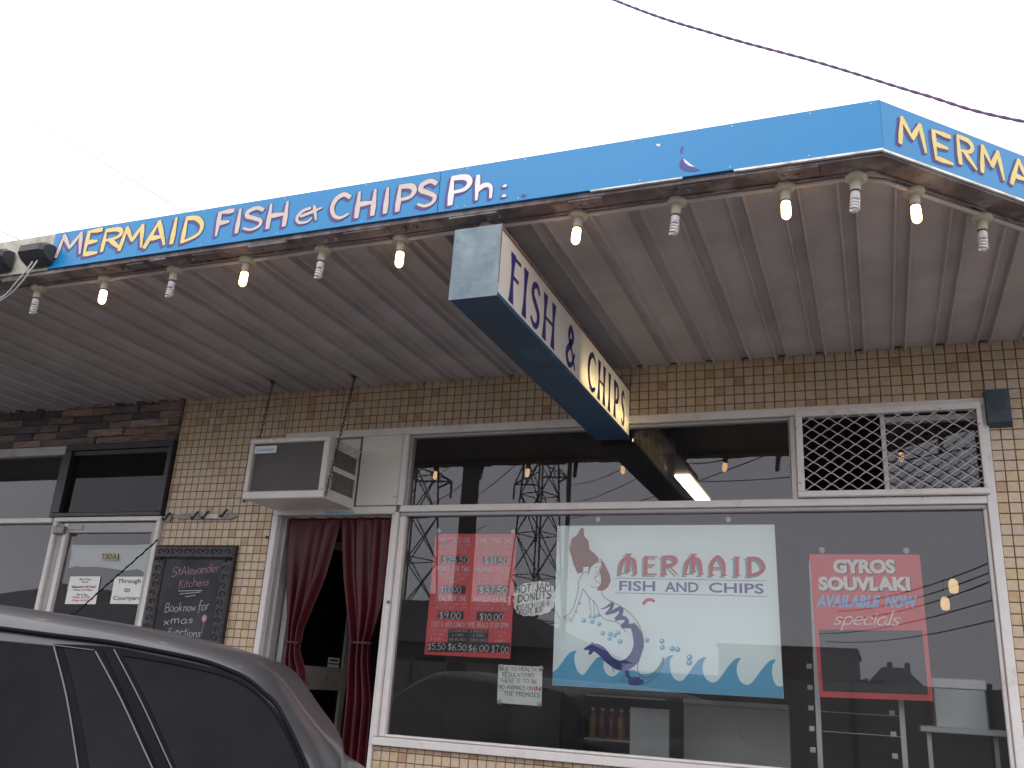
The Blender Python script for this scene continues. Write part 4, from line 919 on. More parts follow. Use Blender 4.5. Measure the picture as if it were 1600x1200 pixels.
# mermaid board -----------------------------------------------------------------
mm_ = board('mermaid_board', 'white hanging board with red haired mermaid, blue waves and MERMAID FISH AND CHIPS', 'sign', [(871, 821.5), (1210, 819.5), (1224.5, 1091.5), (863, 1070.5)], .005, 'mboard')
cB = (860, 800, 4)
def B(p, off): return at(cB[0]+p[0]/4, cB[1]+p[1]/4, YB)+Vector((0, -off, 0))
mb = MB()   # waves
bot = [(1455, 1165), (14, 1080)]
wv = [(14, 1002), (45, 978), (80, 930), (110, 890), (135, 872), (165, 868), (152, 890), (150, 930), (165, 985), (190, 1015), (215, 1010), (250, 960), (290, 912), (318, 905), (335, 920), (330, 960), (345, 1005), (380, 1028), (415, 1015), (450, 985), (520, 985), (560, 1010), (620, 1010), (660, 985), (700, 935), (735, 902), (770, 895), (750, 920), (748, 975), (765, 1030), (800, 1056), (835, 1045), (880, 985), (925, 925), (975, 905), (955, 940), (952, 990), (970, 1040), (1010, 1066), (1050, 1050), (1100, 980), (1150, 922), (1190, 913), (1170, 945), (1165, 1000), (1185, 1055), (1225, 1080), (1265, 1060), (1320, 985), (1370, 930), (1410, 924), (1390, 955), (1385, 1015), (1405, 1075), (1430, 1090), (1453, 1088)]
wv2 = [tuple(v[:2]) for v in crom([(a, b2, 0) for a, b2 in wv], 2)]
mb.poly([B(p, .0010) for p in wv2+bot]); mb.obj('waves', M['mwave'], mm_, fix=False)
mb = MB()   # hair
hair = [(195, 98), (208, 105), (212, 150), (238, 180), (245, 235), (275, 258), (300, 285), (306, 305), (275, 322), (250, 350), (235, 390), (240, 340), (205, 345), (205, 378), (170, 385), (145, 330), (130, 270), (118, 235), (135, 165), (165, 145), (175, 125)]
mb.poly([B(p, .0012) for p in hair]); hair2 = [(312, 288), (330, 310), (352, 350), (372, 395), (378, 430), (360, 470), (325, 495), (290, 488), (300, 470), (318, 445), (315, 400), (305, 370), (322, 335)]
mb.poly([B(p, .0012) for p in hair2]); mb.obj('hair', M['mhair'], mm_, fix=False)
mb = MB()   # tail: broad tapering brush strokes
def bstroke(pts, ws, off, mi=0, n=6):
    P_ = crom([(a, b2, w) for (a, b2), w in zip(pts, ws)], n)
    c2 = []
    for i, p in enumerate(P_):
        d = (P_[min(i+1, len(P_)-1)]-P_[max(i-1, 0)]); d = Vector((d.x, d.y, 0)).normalized(); nn = Vector((-d.y, d.x, 0)); c2.append((Vector((p.x, p.y, 0))+nn*p.z/2, Vector((p.x, p.y, 0))-nn*p.z/2))
    vs = [B((q.x, q.y), off) for pr in c2 for q in pr]; mb.add(vs, [(2*i, 2*i+1, 2*i+3, 2*i+2) for i in range(len(c2)-1)], mi)
bstroke([(510, 700), (545, 770), (548, 850), (510, 930), (440, 960), (370, 925), (320, 870), (270, 845), (210, 858)], [34, 60, 62, 70, 62, 52, 58, 46, 8], .0016)
bstroke([(270, 850), (262, 820), (258, 818)], [30, 14, 4], .0018); bstroke([(260, 860), (248, 885), (240, 890)], [30, 16, 6], .0020)
bstroke([(315, 605), (345, 598), (388, 572), (375, 610), (345, 640)], [4, 10, 18, 20, 14], .0018); bstroke([(345, 640), (395, 622), (440, 602), (438, 640), (405, 672)], [12, 22, 26, 26, 20], .0020); bstroke([(405, 672), (450, 660), (470, 670), (480, 690), (452, 712), (510, 712)], [20, 26, 26, 24, 26, 30], .0022)
bstroke([(482, 950), (478, 1000), (500, 1040), (560, 1045)], [34, 26, 22, 30], .0018); bstroke([(490, 1060), (535, 1066), (582, 1056)], [34, 40, 24], .0020)
mb.obj('tail_paint', M['mnavy'], mm_, fix=False)
mb = MB()   # ink outlines
for pl, w_ in (([(235, 375), (205, 385), (180, 430), (172, 500), (150, 580), (125, 630), (88, 655), (90, 665), (100, 668)], 3), ([(205, 480), (185, 545), (165, 600), (145, 655), (130, 690)], 3), ([(205, 480), (240, 530), (285, 575), (310, 640), (350, 675), (420, 690), (450, 725), (475, 750)], 3.4),
               ([(320, 500), (345, 540), (420, 580), (490, 625), (545, 690), (575, 760), (582, 840), (560, 910), (545, 970), (560, 1020), (600, 1040)], 3.6), ([(600, 1040), (650, 1010), (690, 950), (705, 910), (705, 950), (680, 1000), (630, 1050), (575, 1078), (520, 1080)], 4), ([(440, 1050), (470, 1060), (490, 1050)], 3), ([(440, 1050), (460, 1030), (480, 1010)], 3),
               ([(262, 330), (300, 315), (322, 322), (310, 350), (308, 385), (295, 400), (280, 402)], 2.6), ([(280, 402), (285, 430), (320, 450)], 2.6), ([(250, 462), (275, 472), (305, 470)], 2.4), ([(240, 535), (250, 590), (255, 630), (250, 655)], 2.6), ([(268, 550), (275, 600), (272, 650), (262, 660)], 2.6), ([(282, 345), (296, 350)], 3), ([(285, 378), (300, 385)], 3), ([(386, 965), (395, 998), (402, 970)], 2.6),
               ([(100, 650), (96, 685)], 2.2), ([(112, 655), (110, 692)], 2.2), ([(124, 655), (126, 690)], 2.2), ([(205, 340), (243, 338), (243, 372), (230, 392)], 2.4)):
    P_ = pl; bstroke(P_, [w_]*len(P_), .0026)
for y0, x0, x1, y1 in ((413, 405, 1350, 431), (505, 405, 1355, 528)):
    bstroke([(x0, y0), ((x0+x1)/2, (y0+y1)/2), (x1, y1)], [2.6]*3, .0014)
mb.obj('ink_outlines', M['ink'], mm_, fix=False)
mb = MB()   # bubbles
for cx_, cy_, r_ in ((210, 678, 15), (262, 685, 15), (306, 701, 14), (247, 655, 10), (278, 655, 12), (300, 645, 12), (182, 572, 8), (162, 622, 7), (328, 758, 14), (375, 762, 15), (425, 755, 14), (403, 772, 14), (370, 792, 14), (436, 810, 15), (604, 802, 15), (698, 808, 16), (700, 846, 16), (762, 855, 17), (796, 860, 16), (870, 908, 18), (868, 942, 19)):
    mb.poly([B((cx_+r_*math.cos(a*.524), cy_+r_*math.sin(a*.524)), .0012) for a in range(12)], 0); mb.poly([B((cx_-r_*.2+r_*.35*math.cos(a*.785), cy_-r_*.25+r_*.35*math.sin(a*.785)), .0016) for a in range(8)], 1)
mb.obj('bubbles', [M['mwave'], M['mboard']], mm_, fix=False)
def mtext(mi_off, dx, dy, m, nm):
    mb = MB()
    for ch, x0, y0, x1, y1, h in (('Mu', 432, 386, 540, 386, 108), ('E', 590, 388, 665, 390, 108), ('R', 705, 390, 790, 391, 110), ('Mu', 840, 390, 950, 390, 110), ('Au', 1000, 394, 1096, 396, 112), ('I', 1160, 397, 1175, 397, 112), ('D', 1240, 398, 1335, 400, 112)):
        a = B((x0+dx, y0+dy), 0); c = B((x1+dx, y1+dy), 0); hz = (B((x0, y0-h), 0)-B((x0, y0), 0)).length
        gw, st = gstrokes(ch); k = 0; sc_ = (c-a)/gw
        for p in st:
            k += 1; q = [Vector((v.x*sc_.length/hz, v.y, 0)) for v in p]
            straight = len(q) == 2; vert = straight and abs(q[0].x-q[1].x) < .05
            w_ = (lambda t: .21) if vert else ((lambda t: .08) if straight else (lambda t: .11+.12*math.sin(math.pi*t)))
            ribbon(mb, q, w_, lambda u, v, k=k: a+(c-a).normalized()*(u*hz)+Vector((0, -mi_off-.00015*k, hz*v)), 0)
        if ch in 'EIRD':
            q = [Vector((-.14, 0, 0)), Vector((.26, 0, 0))]; 
            for vv in ((0, 1) if ch != 'E' else ()):
                k += 1; ribbon(mb, [Vector((-.12, vv, 0)), Vector((.24, vv, 0))], lambda t: .055, lambda u, v, k=k: a+(c-a).normalized()*(u*hz)+Vector((0, -mi_off-.00015*k, hz*v)), 0)
    mb.obj(nm, M[m], mm_, fix=False)
mtext(.0012, -14, 12, 'mshadow', 'lettering_shadow'); mtext(.0034, 0, 0, 'mred', 'lettering')
mb = MB()
for s, x0, y0, x1, y1 in (('FISH', 430, 492, 655, 496), ('AND', 716, 499, 926, 502), ('CHIPS', 990, 503, 1335, 512)): fw(mb, s, (x0, y0), (x1, y1), 62, YB, cB, bold=.018)
mb.obj('lettering', M['mblue'], mm_, fix=False)
mb = MB(); bstroke([(580, 578), (596, 556), (618, 548), (640, 552), (652, 562)], [16, 20, 20, 18, 12], .0012); mb.obj('paint_fragment', M['mred'], mm_, fix=False)
for px2 in (933.5, 1137.5):
    a = at(px2, 801, YB); b2 = at(px2+.5, 822, YB)
    MB().tube([(a.x, YB-.004, a.z+.004), (b2.x, YB-.004, b2.z)], .0012, 5).obj('hanging_wire', M['wire_pale'], mm_)
    cup(px2, 811, mm_)
# gyros board ------------------------------------------------------------------------
gy = board('gyros_board', 'red poster for gyros souvlaki specials with an empty black panel', 'poster', [(1264.5, 866), (1437, 866.5), (1458.5, 1095.5), (1280.5, 1089)], .005, 'red')
cG = (1200, 850, 3.4275)
mb = MB(); mb.poly([at(cG[0]+p[0]/cG[2], cG[1]+p[1]/cG[2], YB)+Vector((0, -.001, 0)) for p in ((272, 458), (826, 464), (858, 808), (294, 788))]); mb.obj('black_panel', M['board_black'], gy)
for lay, dx, dy, off, mm2, bl in ((0, 5, 5, .0012, 'ink', .07), (1, 0, 0, .0022, 'paper', .055)):
    mb = MB()
    for s, x0, y0, x1, y1, h in (('GYROS', 350+dx, 158+dy, 684+dx, 160+dy, 76), ('SOUVLAKI', 272+dx, 250+dy, 764+dx, 254+dy, 76)): fw(mb, s, (x0, y0), (x1, y1), h, YB, cG, bold=bl, off=off)
    mb.obj('lettering', M[mm2], gy, fix=False)
mb = MB(); fw(mb, 'AVAILABLE', (258, 338), (606, 342), 66, YB, cG, bold=.045, shear=.25); fw(mb, 'NOW', (626, 342), (806, 345), 66, YB, cG, bold=.045, shear=.25); mb.obj('lettering', M['poster_blue'], gy, fix=False)
mb = MB(); pw(mb, 'specials', (352, 430), (700, 436), 74, YB, cG, wid=.085, sp=.08, shear=.28, off=.0016); mb.obj('lettering', M['paper'], gy, fix=False)
cup(1284, 859, gy); cup(1416, 860, gy)

# ================================================================== interior of the shop
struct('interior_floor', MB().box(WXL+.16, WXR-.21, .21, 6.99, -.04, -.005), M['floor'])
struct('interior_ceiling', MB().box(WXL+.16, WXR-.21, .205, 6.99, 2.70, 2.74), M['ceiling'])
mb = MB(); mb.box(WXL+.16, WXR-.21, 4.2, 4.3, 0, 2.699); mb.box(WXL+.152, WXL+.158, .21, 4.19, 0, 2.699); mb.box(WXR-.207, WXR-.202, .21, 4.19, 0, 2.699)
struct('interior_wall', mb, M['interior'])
bt = thing('fluorescent_batten', 'lit fluorescent tube light fixed to the shop ceiling inside the window', 'light')
MB().box(1.425, 1.545, .30, 1.60, 2.507, 2.60).obj('housing', M['wood_beam'], bt)
for yy in (.5, 1.4): MB().box(1.475, 1.49, yy, yy+.015, 2.601, 2.699).obj('hanger', M['steel'], bt)
MB().box(1.440, 1.530, .80, 1.56, 2.492, 2.5055).obj('tube', mat('batten_tube', (1, 1, 1), .4, emit=(1.0, .76, .42), es=7), bt)
# pendant lamps glimpsed at right
for i, (px2, py2, lb) in enumerate(((1490, 918, 'small glass pendant lamp inside the window, the upper one right of the gyros poster'), (1477, 945, 'small glass pendant lamp inside the window, the lower one right of the gyros poster'))):
    q = at(px2, py2, 1.3+.5*i); t = thing('pendant_lamp', lb, 'lamp', 'pendant lamps inside the shop', (q.x, q.y, q.z))
    MB().lathe((0, 0, 0), [(.010, .05), (.024, .036), (.028, .0), (.022, -.03), (0, -.036)], 14).obj('shade', mat('glowing_shade', (.6, .5, .3), .4, emit=(1, .66, .3), es=.55), t)
    MB().tube([(0, 0, .05), (0, 0, 2.69-q.z)], .003, 5).obj('cord', M['black'], t)
# drinks fridge
fr_ = thing('drinks_fridge', 'dark drinks fridge with lit shelves of bottles beyond the menu board', 'fridge')
fx0, fx1, fy0 = .42, 1.12, 2.25
mb = MB(); mb.box(fx0, fx0+.04, fy0, fy0+.6, .05, 1.95); mb.box(fx1-.04, fx1, fy0, fy0+.6, .05, 1.95); mb.box(fx0+.04, fx1-.04, fy0+.56, fy0+.6, .05, 1.95); mb.box(fx0+.04, fx1-.04, fy0, fy0+.56, 1.75, 1.95); mb.box(fx0+.04, fx1-.04, fy0, fy0+.56, .05, .2)
mb.obj('cabinet', M['black'], fr_)
shelves = (.55, .86, 1.17, 1.48)
for z in shelves: MB().box(fx0+.042, fx1-.042, fy0+.03, fy0+.55, z, z+.012).obj('shelf', M['steel_white'], fr_)
bcols = [mat('bottle_amber', (.22, .10, .03), .2), mat('bottle_green', (.05, .12, .04), .2), mat('bottle_red', (.2, .03, .03), .2), mat('bottle_yellow', (.3, .22, .05), .2), mat('bottle_cola', (.05, .02, .015), .15)]
bmesh_ = []
for bm_ in bcols: bmesh_.append((MB().lathe((0, 0, 0), [(0, 0), (.03, 0), (.032, .01), (.032, .12), (.026, .15), (.012, .18), (.012, .205), (0, .205)], 10).mesh('bottle', bm_)))
cn = ['amber', 'green', 'red', 'yellow', 'dark cola']; cap_ = MB().lathe((0, 0, .205), [(.0135, -.008), (.0135, .012), (0, .012)], 8).mesh('cap', M['steel_white'])
ords = ['lowest', 'second', 'third', 'top']
for si, z in enumerate(shelves):
    if si not in (0, 1): continue
    for k in range(8):
        c_ = (0, 1, 1, 3, 0, 2, 3, 4)[(k+3*si) % 8]
        t = thing('bottle', f'{cn[c_]} drink bottle, {("first", "second", "third", "fourth", "fifth", "sixth", "seventh", "eighth")[k]} from the left on the {ords[si]} fridge shelf', 'bottle', 'bottles in the fridge', (fx0+.085+k*.074, fy0+.09, z+.0125))
        o = bpy.data.objects.new('glass_body', bmesh_[c_]); COL.objects.link(o); o.parent = t
        o = bpy.data.objects.new('cap', cap_); COL.objects.link(o); o.parent = t
# service counter panels
ct = thing('service_counter', 'pale stainless service counter inside, below the mermaid board', 'counter')
q0 = at(985, 1105, .9); q1 = at(1040, 1105, .9)
MB().box(q0.x, q1.x+.02, .90, .93, -.004, q0.z).obj('side_panel', M['stainless'], ct)
q2 = at(1235, 1110, 1.4); MB().box(q1.x+.03, q2.x, 1.3, 1.36, -.004, q2.z).obj('front_panel', M['steel_white'], ct)
MB().box(q1.x+.03, q2.x, 1.28, 1.8, q2.z+.001, q2.z+.03).obj('counter_top', M['stainless'], ct)
# display rack
rk = thing('display_rack', 'metal display rack with slotted uprights and wire shelves under the gyros poster', 'rack')
a = at(1278, 1100, .30); b2 = at(1408, 1100, .30)
for xx, nm in ((a.x, 'upright'), (b2.x, 'upright')):
    MB().box(xx-.012, xx+.012, .29, .31, -.004, 1.9).obj(nm, M['stainless'], rk)
for k, py2 in enumerate((1042, 1075, 1107, 1139, 1172, 1205)):
    zz = at(1278, py2, .30).z
    for xx in (a.x-.045, b2.x-.012-.045): 
        MB().bbox(xx, xx+.026, .27, .288, zz-.012, zz+.012, .003).obj('clip', M['steel_white'], rk)
for py2 in (1112, 1143):
    zz = at(1290, py2, .30).z
    mb = MB()
    for dy in (0, .03, .06): mb.tube([(a.x+.012, .30+dy, zz), (b2.x-.012, .30+dy, zz)], .0022, 5)
    mb.obj('wire_shelf', M['stainless'], rk)
# white box and shelf at right
wb = thing('white_appliance', 'white boxed appliance on a shelf at the right end of the window', 'appliance')
a = at(1455, 1058, .45); b2 = at(1548, 1145, .45)
MB().bbox(a.x, b2.x, .45, .80, b2.z, a.z, .008).obj('body', M['stainless'], wb); MB().bbox(a.x+.001, b2.x-.001, .44, .449, a.z-.05, a.z-.005, .002).obj('top_band', M['steel_white'], wb)
ws = thing('white_shelf', 'long white shelf under the boxed appliance at the right end of the window', 'shelf')
a = at(1438, 1140, .42); b2 = at(1562, 1152, .42)
MB().bbox(a.x, b2.x+.03, .40, .85, a.z-.008, a.z+.020, .004).obj('board', M['steel_white'], ws)
for xx in (a.x+.03, b2.x-.02): MB().box(xx, xx+.02, .5, .52, -.004, a.z-.009).obj('leg', M['stainless'], ws)
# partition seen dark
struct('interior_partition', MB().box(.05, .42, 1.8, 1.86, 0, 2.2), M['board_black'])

# ================================================================== neighbour shopfront
ns = thing('neighbour_window', 'tall neighbour shop window with pale head trim at the left picture edge', 'window')
for nm, x0, x1, z0, z1, m, y0 in (('head_trim', -5.2, -2.765, 2.575, 2.637, 'frame_grey', -.03), ('transom_rail', -5.2, -2.7525, 2.085, 2.118, 'frame', -.03), ('mullion', -2.800, -2.7665, 2.1205, 2.573, 'dark_frame', -.02), ('sill', -5.2, -2.7365, .50, .55, 'frame', -.04)):
    MB().bbox(x0, x1, y0, .05, z0, z1, .003).obj(nm, M[m], ns)
pane(-5.2, -2.80, 2.118, 2.575, .015, ns, 'glass_left'); pane(-5.2, -2.736, .55, 2.085, .015, ns, 'glass_left')
tr_ = thing('transom_window', 'black framed fanlight window above the neighbour door', 'window')
for nm, x0, x1, z0, z1 in (('rail', -2.755, -1.794, 2.595, 2.639), ('rail', -2.755, -1.794, 2.122, 2.150), ('stile', -2.755, -2.690, 2.1505, 2.5945), ('stile', -1.830, -1.794, 2.1505, 2.5945)):
    MB().bbox(x0, x1, -.045, .05, z0, z1, .004).obj(nm, M['dark_frame'], tr_)
MB().bbox(-2.688, -1.832, -.025, .03, 2.560, 2.5935, .003).obj('inner_bead', M['dark_frame'], tr_); pane(-2.692, -1.828, 2.148, 2.597, .0, tr_, 'glass_dark')
nd = thing('neighbour_door', 'white aluminium glazed door with number plate and papers taped to its glass', 'door')
YD = -.02
for nm, x0, x1, z0, z1, y0, m in (('head', -2.735, -1.794, 2.092, 2.1205, -.03, 'frame'), ('jamb', -2.735, -2.700, -.03, 2.0915, -.03, 'frame'), ('jamb', -1.828, -1.794, -.03, 2.0915, -.03, 'frame'), ('leaf_rail', -2.60, -1.833, 2.015, 2.080, -.018, 'frame_grey'), ('leaf_stile', -2.640, -2.602, -.02, 2.080, -.018, 'frame'), ('leaf_stile', -1.862, -1.833, -.02, 2.0145, -.018, 'frame_grey'), ('side_panel', -2.698, -2.655, -.03, 2.080, -.006, 'frame_grey')):
    MB().bbox(x0, x1, y0, .05, z0, z1, .003).obj(nm, M[m], nd)
MB().bbox(-2.70, -2.60, -.055, -.031, 2.005, 2.055, .004).obj('door_closer', M['pewter'], nd); MB().bbox(-2.595, -2.46, -.030, -.019, 2.035, 2.062, .003).obj('closer_plate', M['frame_grey'], nd)
pane(-2.603, -1.861, .0, 2.016, .01, nd, 'glass_left')
YP = .004
cD = (60, 770, 5)
def D_(p, off=0.0, Y=YP): q = at(cD[0]+p[0]/5, cD[1]+p[1]/5, Y); return q+Vector((0, -off, 0))
bn = thing('white_banner', 'crumpled white paper banner strip taped inside the neighbour door glass', 'paper')
top = crom([(262, 405, 0), (400, 408, 0), (620, 408, 0), (800, 405, 0), (908, 400, 0)], 4); botm = crom([(240, 588, 0), (300, 572, 0), (345, 580, 0), (440, 578, 0), (560, 590, 0), (680, 608, 0), (770, 595, 0), (820, 620, 0), (864, 660, 0)], 2)
mb = MB(); n_ = 16; vs = []
for i in range(n_+1):
    a = top[int(i*(len(top)-1)/n_)]; c = botm[int(i*(len(botm)-1)/n_)]
    for k in range(5):
        p = a.lerp(c, k/4); q = D_((p.x, p.y), Y=.026); q.y += .003*math.sin(i*1.9+k*1.3)+.0025*math.sin(i*.8-k*2); vs.append(q)
mb.add(vs, [(i*5+k, i*5+k+1, (i+1)*5+k+1, (i+1)*5+k) for i in range(n_) for k in range(4)], 0, True); mb.obj('paper', M['paper'], bn, fix=False)
pl_ = thing('number_plate', 'small brass house number plate reading 130A on the neighbour door', 'number plate')
mb = MB(); mb.prism([D_(p) for p in ((492, 475), (622, 472), (616, 527), (488, 524))], (0, .003, 0)); mb.obj('plate', mat('brass_plate', (.46, .40, .22), .5), pl_)
mb = MB(); pw(mb, '130A', (500, 516), (606, 520), 38, YP, cD, wid=.16, sp=.25); mb.obj('numerals', M['ink'], pl_, fix=False)
op = thing('opening_hours_paper', 'white sheet of opening hours in black and red on the neighbour door, left one', 'paper')
mb = MB(); mb.prism([D_(p) for p in ((250, 653), (486, 652), (446, 870), (206, 868))], (0, .001, 0)); mb.obj('sheet', M['paper'], op)
mb = MB()
for s, x0, y, x1, mi, h in (('Mon & Tues', 322, 682, 410, 0, 12), ('Closed', 338, 702, 386, 1, 11), ('Wednesday till Friday', 262, 742, 448, 0, 15), ('11.00am till 10.00pm', 274, 764, 422, 1, 12), ('Sat & Sun', 300, 802, 382, 0, 14), ('9.00am till 12.00', 268, 822, 400, 1, 12), ('5.00pm till 10.00', 262, 846, 398, 1, 12)):
    pw(mb, s, (x0, y), (x1, y), h, YP, cD, mi=mi, wid=.2, sp=.2)
mb.obj('lettering', [M['ink'], M['red_ink']], op, fix=False)
cp = thing('courtyard_paper', 'white sheet printed Through to Courtyard on the neighbour door', 'paper')
mb = MB(); mb.prism([D_(p) for p in ((597, 655), (837, 655), (798, 870), (558, 866))], (0, .001, 0)); mb.obj('sheet', M['paper'], cp)
mb = MB()
for s, x0, y, x1, h in (('Through', 616, 708, 796, 42), ('to', 668, 776, 714, 34), ('Courtyard', 580, 840, 798, 42)): fw(mb, s, (x0, y+ (8 if s != 'to' else 0)), (x1, y+(8 if s != 'to' else 0)), h+(0), YP, cD, bold=.012)
mb.obj('lettering', M['ink'], cp, fix=False)
struct('neighbour_floor', MB().box(-9, WXL-.01, .21, 4, -.04, -.005), M['floor'])
mb = MB(); mb.box(-9, WXL-.005, 3.0, 3.1, -.004, 2.9); mb.box(-9, -8.9, .21, 2.99, -.004, 2.9); mb.box(-9, WXL-.005, .205, 3.0, 2.75, 2.8)
struct('neighbour_interior_wall', mb, M['interior'])
MBx = MB().box(-3.9, -3.86, 0.6, 2.9, 0, 2.7)
# chalkboard -------------------------------------------------------------------------
cb = thing('chalkboard', 'chalkboard in an ornate carved black frame hanging on the tiled wall', 'chalkboard')
q = [at(247, 853, -.05), at(372, 851, -.05)]; x0, x1, z1 = -1.775, -1.150, 1.925; z0 = 1.05; fwd_ = .085
for nm, a0, a1, c0, c1 in (('frame_rail', x0, x1, z1-fwd_, z1), ('frame_rail', x0, x1, z0, z0+fwd_), ('frame_stile', x0, x0+fwd_, z0+fwd_+.0005, z1-fwd_-.0005), ('frame_stile', x1-fwd_, x1, z0+fwd_+.0005, z1-fwd_-.0005)):
    MB().bbox(a0, a1, -.05, -.008, c0, c1, .012).obj(nm, M['carved'], cb)
MB().box(x0+fwd_, x1-fwd_, -.030, -.010, z0+fwd_, z1-fwd_).obj('slate', M['slate'], cb)
mb = MB(); i = 0
def curl(cx_, cz_, s_, fl):
    pts = [(cx_+fl*s_*(.9-a*.13)*math.cos(a), -.052, cz_+s_*(.9-a*.13)*math.sin(a)) for a in [k*.5 for k in range(11)]]; mb.tube(pts, .0035, 5)
zz = z0+.05
while zz < z1-.03: 
    curl(x0+.045, zz, .026, 1 if i % 2 else -1); curl(x1-.045, zz, .026, -1 if i % 2 else 1); zz += .052; i += 1
xx = x0+.10
while xx < x1-.08: curl(xx, z1-.043, .026, 1 if i % 2 else -1); xx += .052; i += 1
mb.obj('carved_scrolls', M['carved'], cb)
YS = -.0302
mb = MB()
pw(mb, 'St', (1040, 662), (1110, 640), 70, YS, cD, wid=.06, sp=.12, mi=1, jit=.04); pw(mb, 'Alexander', (1112, 648), (1408, 612), 66, YS, cD, wid=.06, sp=.12, mi=1, jit=.05); pw(mb, 'Kitchens', (1096, 746), (1330, 722), 62, YS, cD, wid=.06, sp=.12, mi=1, jit=.05)
for (xa, ya, xb, yb) in ((1094, 770, 1280, 766), (1104, 794, 1268, 778), (1146, 816, 1228, 802)):
    a = D_((xa, ya), Y=YS); c = D_((xb, yb), Y=YS); mb.add([a+Vector((0, -.001, 0)), c+Vector((0, -.001, 0)), c+Vector((0, -.001, .0045)), a+Vector((0, -.001, .0045))], [(0, 1, 2, 3)])
cF = (0, 920, 2.857)
pw(mb, 'Book', (735, 104), (812, 100), 38, YS, cF, wid=.07, jit=.06, sp=.12); pw(mb, 'now', (818, 100), (872, 96), 36, YS, cF, wid=.08, jit=.06, sp=.12); pw(mb, 'for', (884, 98), (930, 92), 44, YS, cF, wid=.08, jit=.06, sp=.12)
pw(mb, 'xmas', (732, 158), (860, 152), 34, YS, cF, wid=.08, sp=.2, jit=.08); pw(mb, 'functions', (748, 206), (895, 214), 34, YS, cF, wid=.08, sp=.12, jit=.08)
bc = at(cF[0]+912/2.857, cF[1]+132/2.857, YS); mb.poly([(bc.x+.018*math.cos(k*.52), YS-.001, bc.z+.022*math.sin(k*.52)) for k in range(12)], 1)
mb.tube([(bc.x+.003*math.sin(k), YS-.001, bc.z-.022-k*.010) for k in range(8)], .0013, 4)
mb.obj('chalk_lettering', [M['chalk'], M['chalk_pink']], cb, fix=False)
# fish ornament ---------------------------------------------------------------------------
fi = thing('metal_hook_rail', 'old pewter fish shaped hook rail fixed to tiles above the chalkboard', 'hook rail')
pl2 = [(1040, 182), (1085, 168), (1160, 158), (1260, 156), (1400, 158), (1500, 160), (1552, 180), (1500, 206), (1400, 206), (1260, 206), (1160, 206), (1085, 200)]
mb = MB(); mb.prism([D_(p, Y=-.020) for p in pl2], (0, .012, 0)); mb.obj('body', M['pewter'], fi)
mb = MB(); mb.prism([D_(p, Y=-.020) for p in ((1052, 182), (1015, 150), (1000, 160), (1018, 182), (1000, 215), (1022, 225))], (0, .010, 0)); mb.obj('tail', M['pewter'], fi)
for px2, py2 in ((1020, 190), (1240, 180), (1320, 178), (1465, 165)):
    q = D_((px2, py2), Y=-.022); MB().tube([(q.x, -.018, q.z+.028), (q.x+.002, -.03, q.z+.02), (q.x, -.045, q.z-.005), (q.x-.004, -.055, q.z-.028), (q.x-.006, -.07, q.z-.018)], [.006, .007, .007, .006, .009], 8).obj('hook', M['chain'], fi)
mb = MB(); mb.box(*[D_((1290, 200), Y=-.02).x, D_((1400, 200), Y=-.02).x], -.0225, -.0205, D_((1290, 200), Y=-.02).z, D_((1290, 166), Y=-.02).z); mb.obj('bare_patch', M['ac_white'], fi)

# ================================================================== parked car
car = thing('parked_car', 'dark grey estate car parked in the left foreground, rear side windows showing', 'car')
CTH = math.radians(31.5); CP = at(479, 1196, -2.95); CP = Vector((CP.x, CP.y, 0))
car.location = CP; car.rotation_euler = (0, 0, CTH)
_rm = Matrix.Rotation(-CTH, 3, 'Z'); CAM_L = _rm @ (CAMP-CP)
def lat(x, y, Y):                      # the same look-up in the car's own frame
    d = _rm @ ray(x, y); return CAM_L + d*((Y-CAM_L.y)/d.y)
YR = 0.0
def yside(z): return YR-.16*max(0, min(1.3, (1.24-z)/.36))
def atside(px, py, off=0.0):
    Y = YR
    for _ in range(12): p = lat(px, py, Y-off); Y = yside(p.z)
    return lat(px, py, Y-off)
sil = [(-260, 928), (-120, 934), (0, 945), (112, 961), (224, 979.5), (290, 993), (350, 1007.5), (413, 1028), (438, 1046), (455, 1067), (490, 1119.5), (532, 1179)]
ral = [(-260, 962), (-120, 969.5), (0, 982), (84, 993), (168, 1003), (245, 1017), (315, 1032), (355, 1046), (385, 1060), (412, 1082), (437, 1109), (470, 1175)]
Sx = [(p.x, p.z) for p in (lat(*q, .28) for q in sil)]; Rx = [(p.x, p.z) for p in (lat(*q, YR) for q in ral)]
dS = (Sx[1][1]-Sx[0][1])/(Sx[1][0]-Sx[0][0]); 
front_S = [(-4.07, 0.18), (-4.15, 0.45), (-4.07, 0.7), (-3.8, 0.8), (-3.3, 0.86), (-3.0, 0.9), (-2.65, 1.08), (-2.33, 1.24), (-2.0, 1.315), (-1.55, 1.335), (-1.2, 1.32)]
front_R = [(-3.95, 0.18), (-4.01, 0.45), (-3.95, 0.66), (-3.7, 0.76), (-3.25, 0.82), (-2.95, 0.86), (-2.6, 1.02), (-2.29, 1.16), (-1.97, 1.235), (-1.55, 1.262), (-1.25, 1.262)]
back_S = [(0.1, 0.92), (0.22, 0.84), (0.3, 0.66), (0.33, 0.4), (0.28, 0.18)]
back_R = [(-0.02, 0.9), (0.12, 0.82), (0.2, 0.64), (0.22, 0.4), (0.18, 0.18)]
kf = len([1 for a, b2 in front_S if a < Sx[0][0]-.75]); front_S = front_S[:kf]; front_R = front_R[:kf]
SS = [(a, b2) for a, b2 in front_S]+Sx+[q for q in back_S if q[0] > Sx[-1][0]]
RR = [(a, b2) for a, b2 in front_R]+Rx+back_R[len(back_S)-len([q for q in back_S if q[0] > Sx[-1][0]]):]
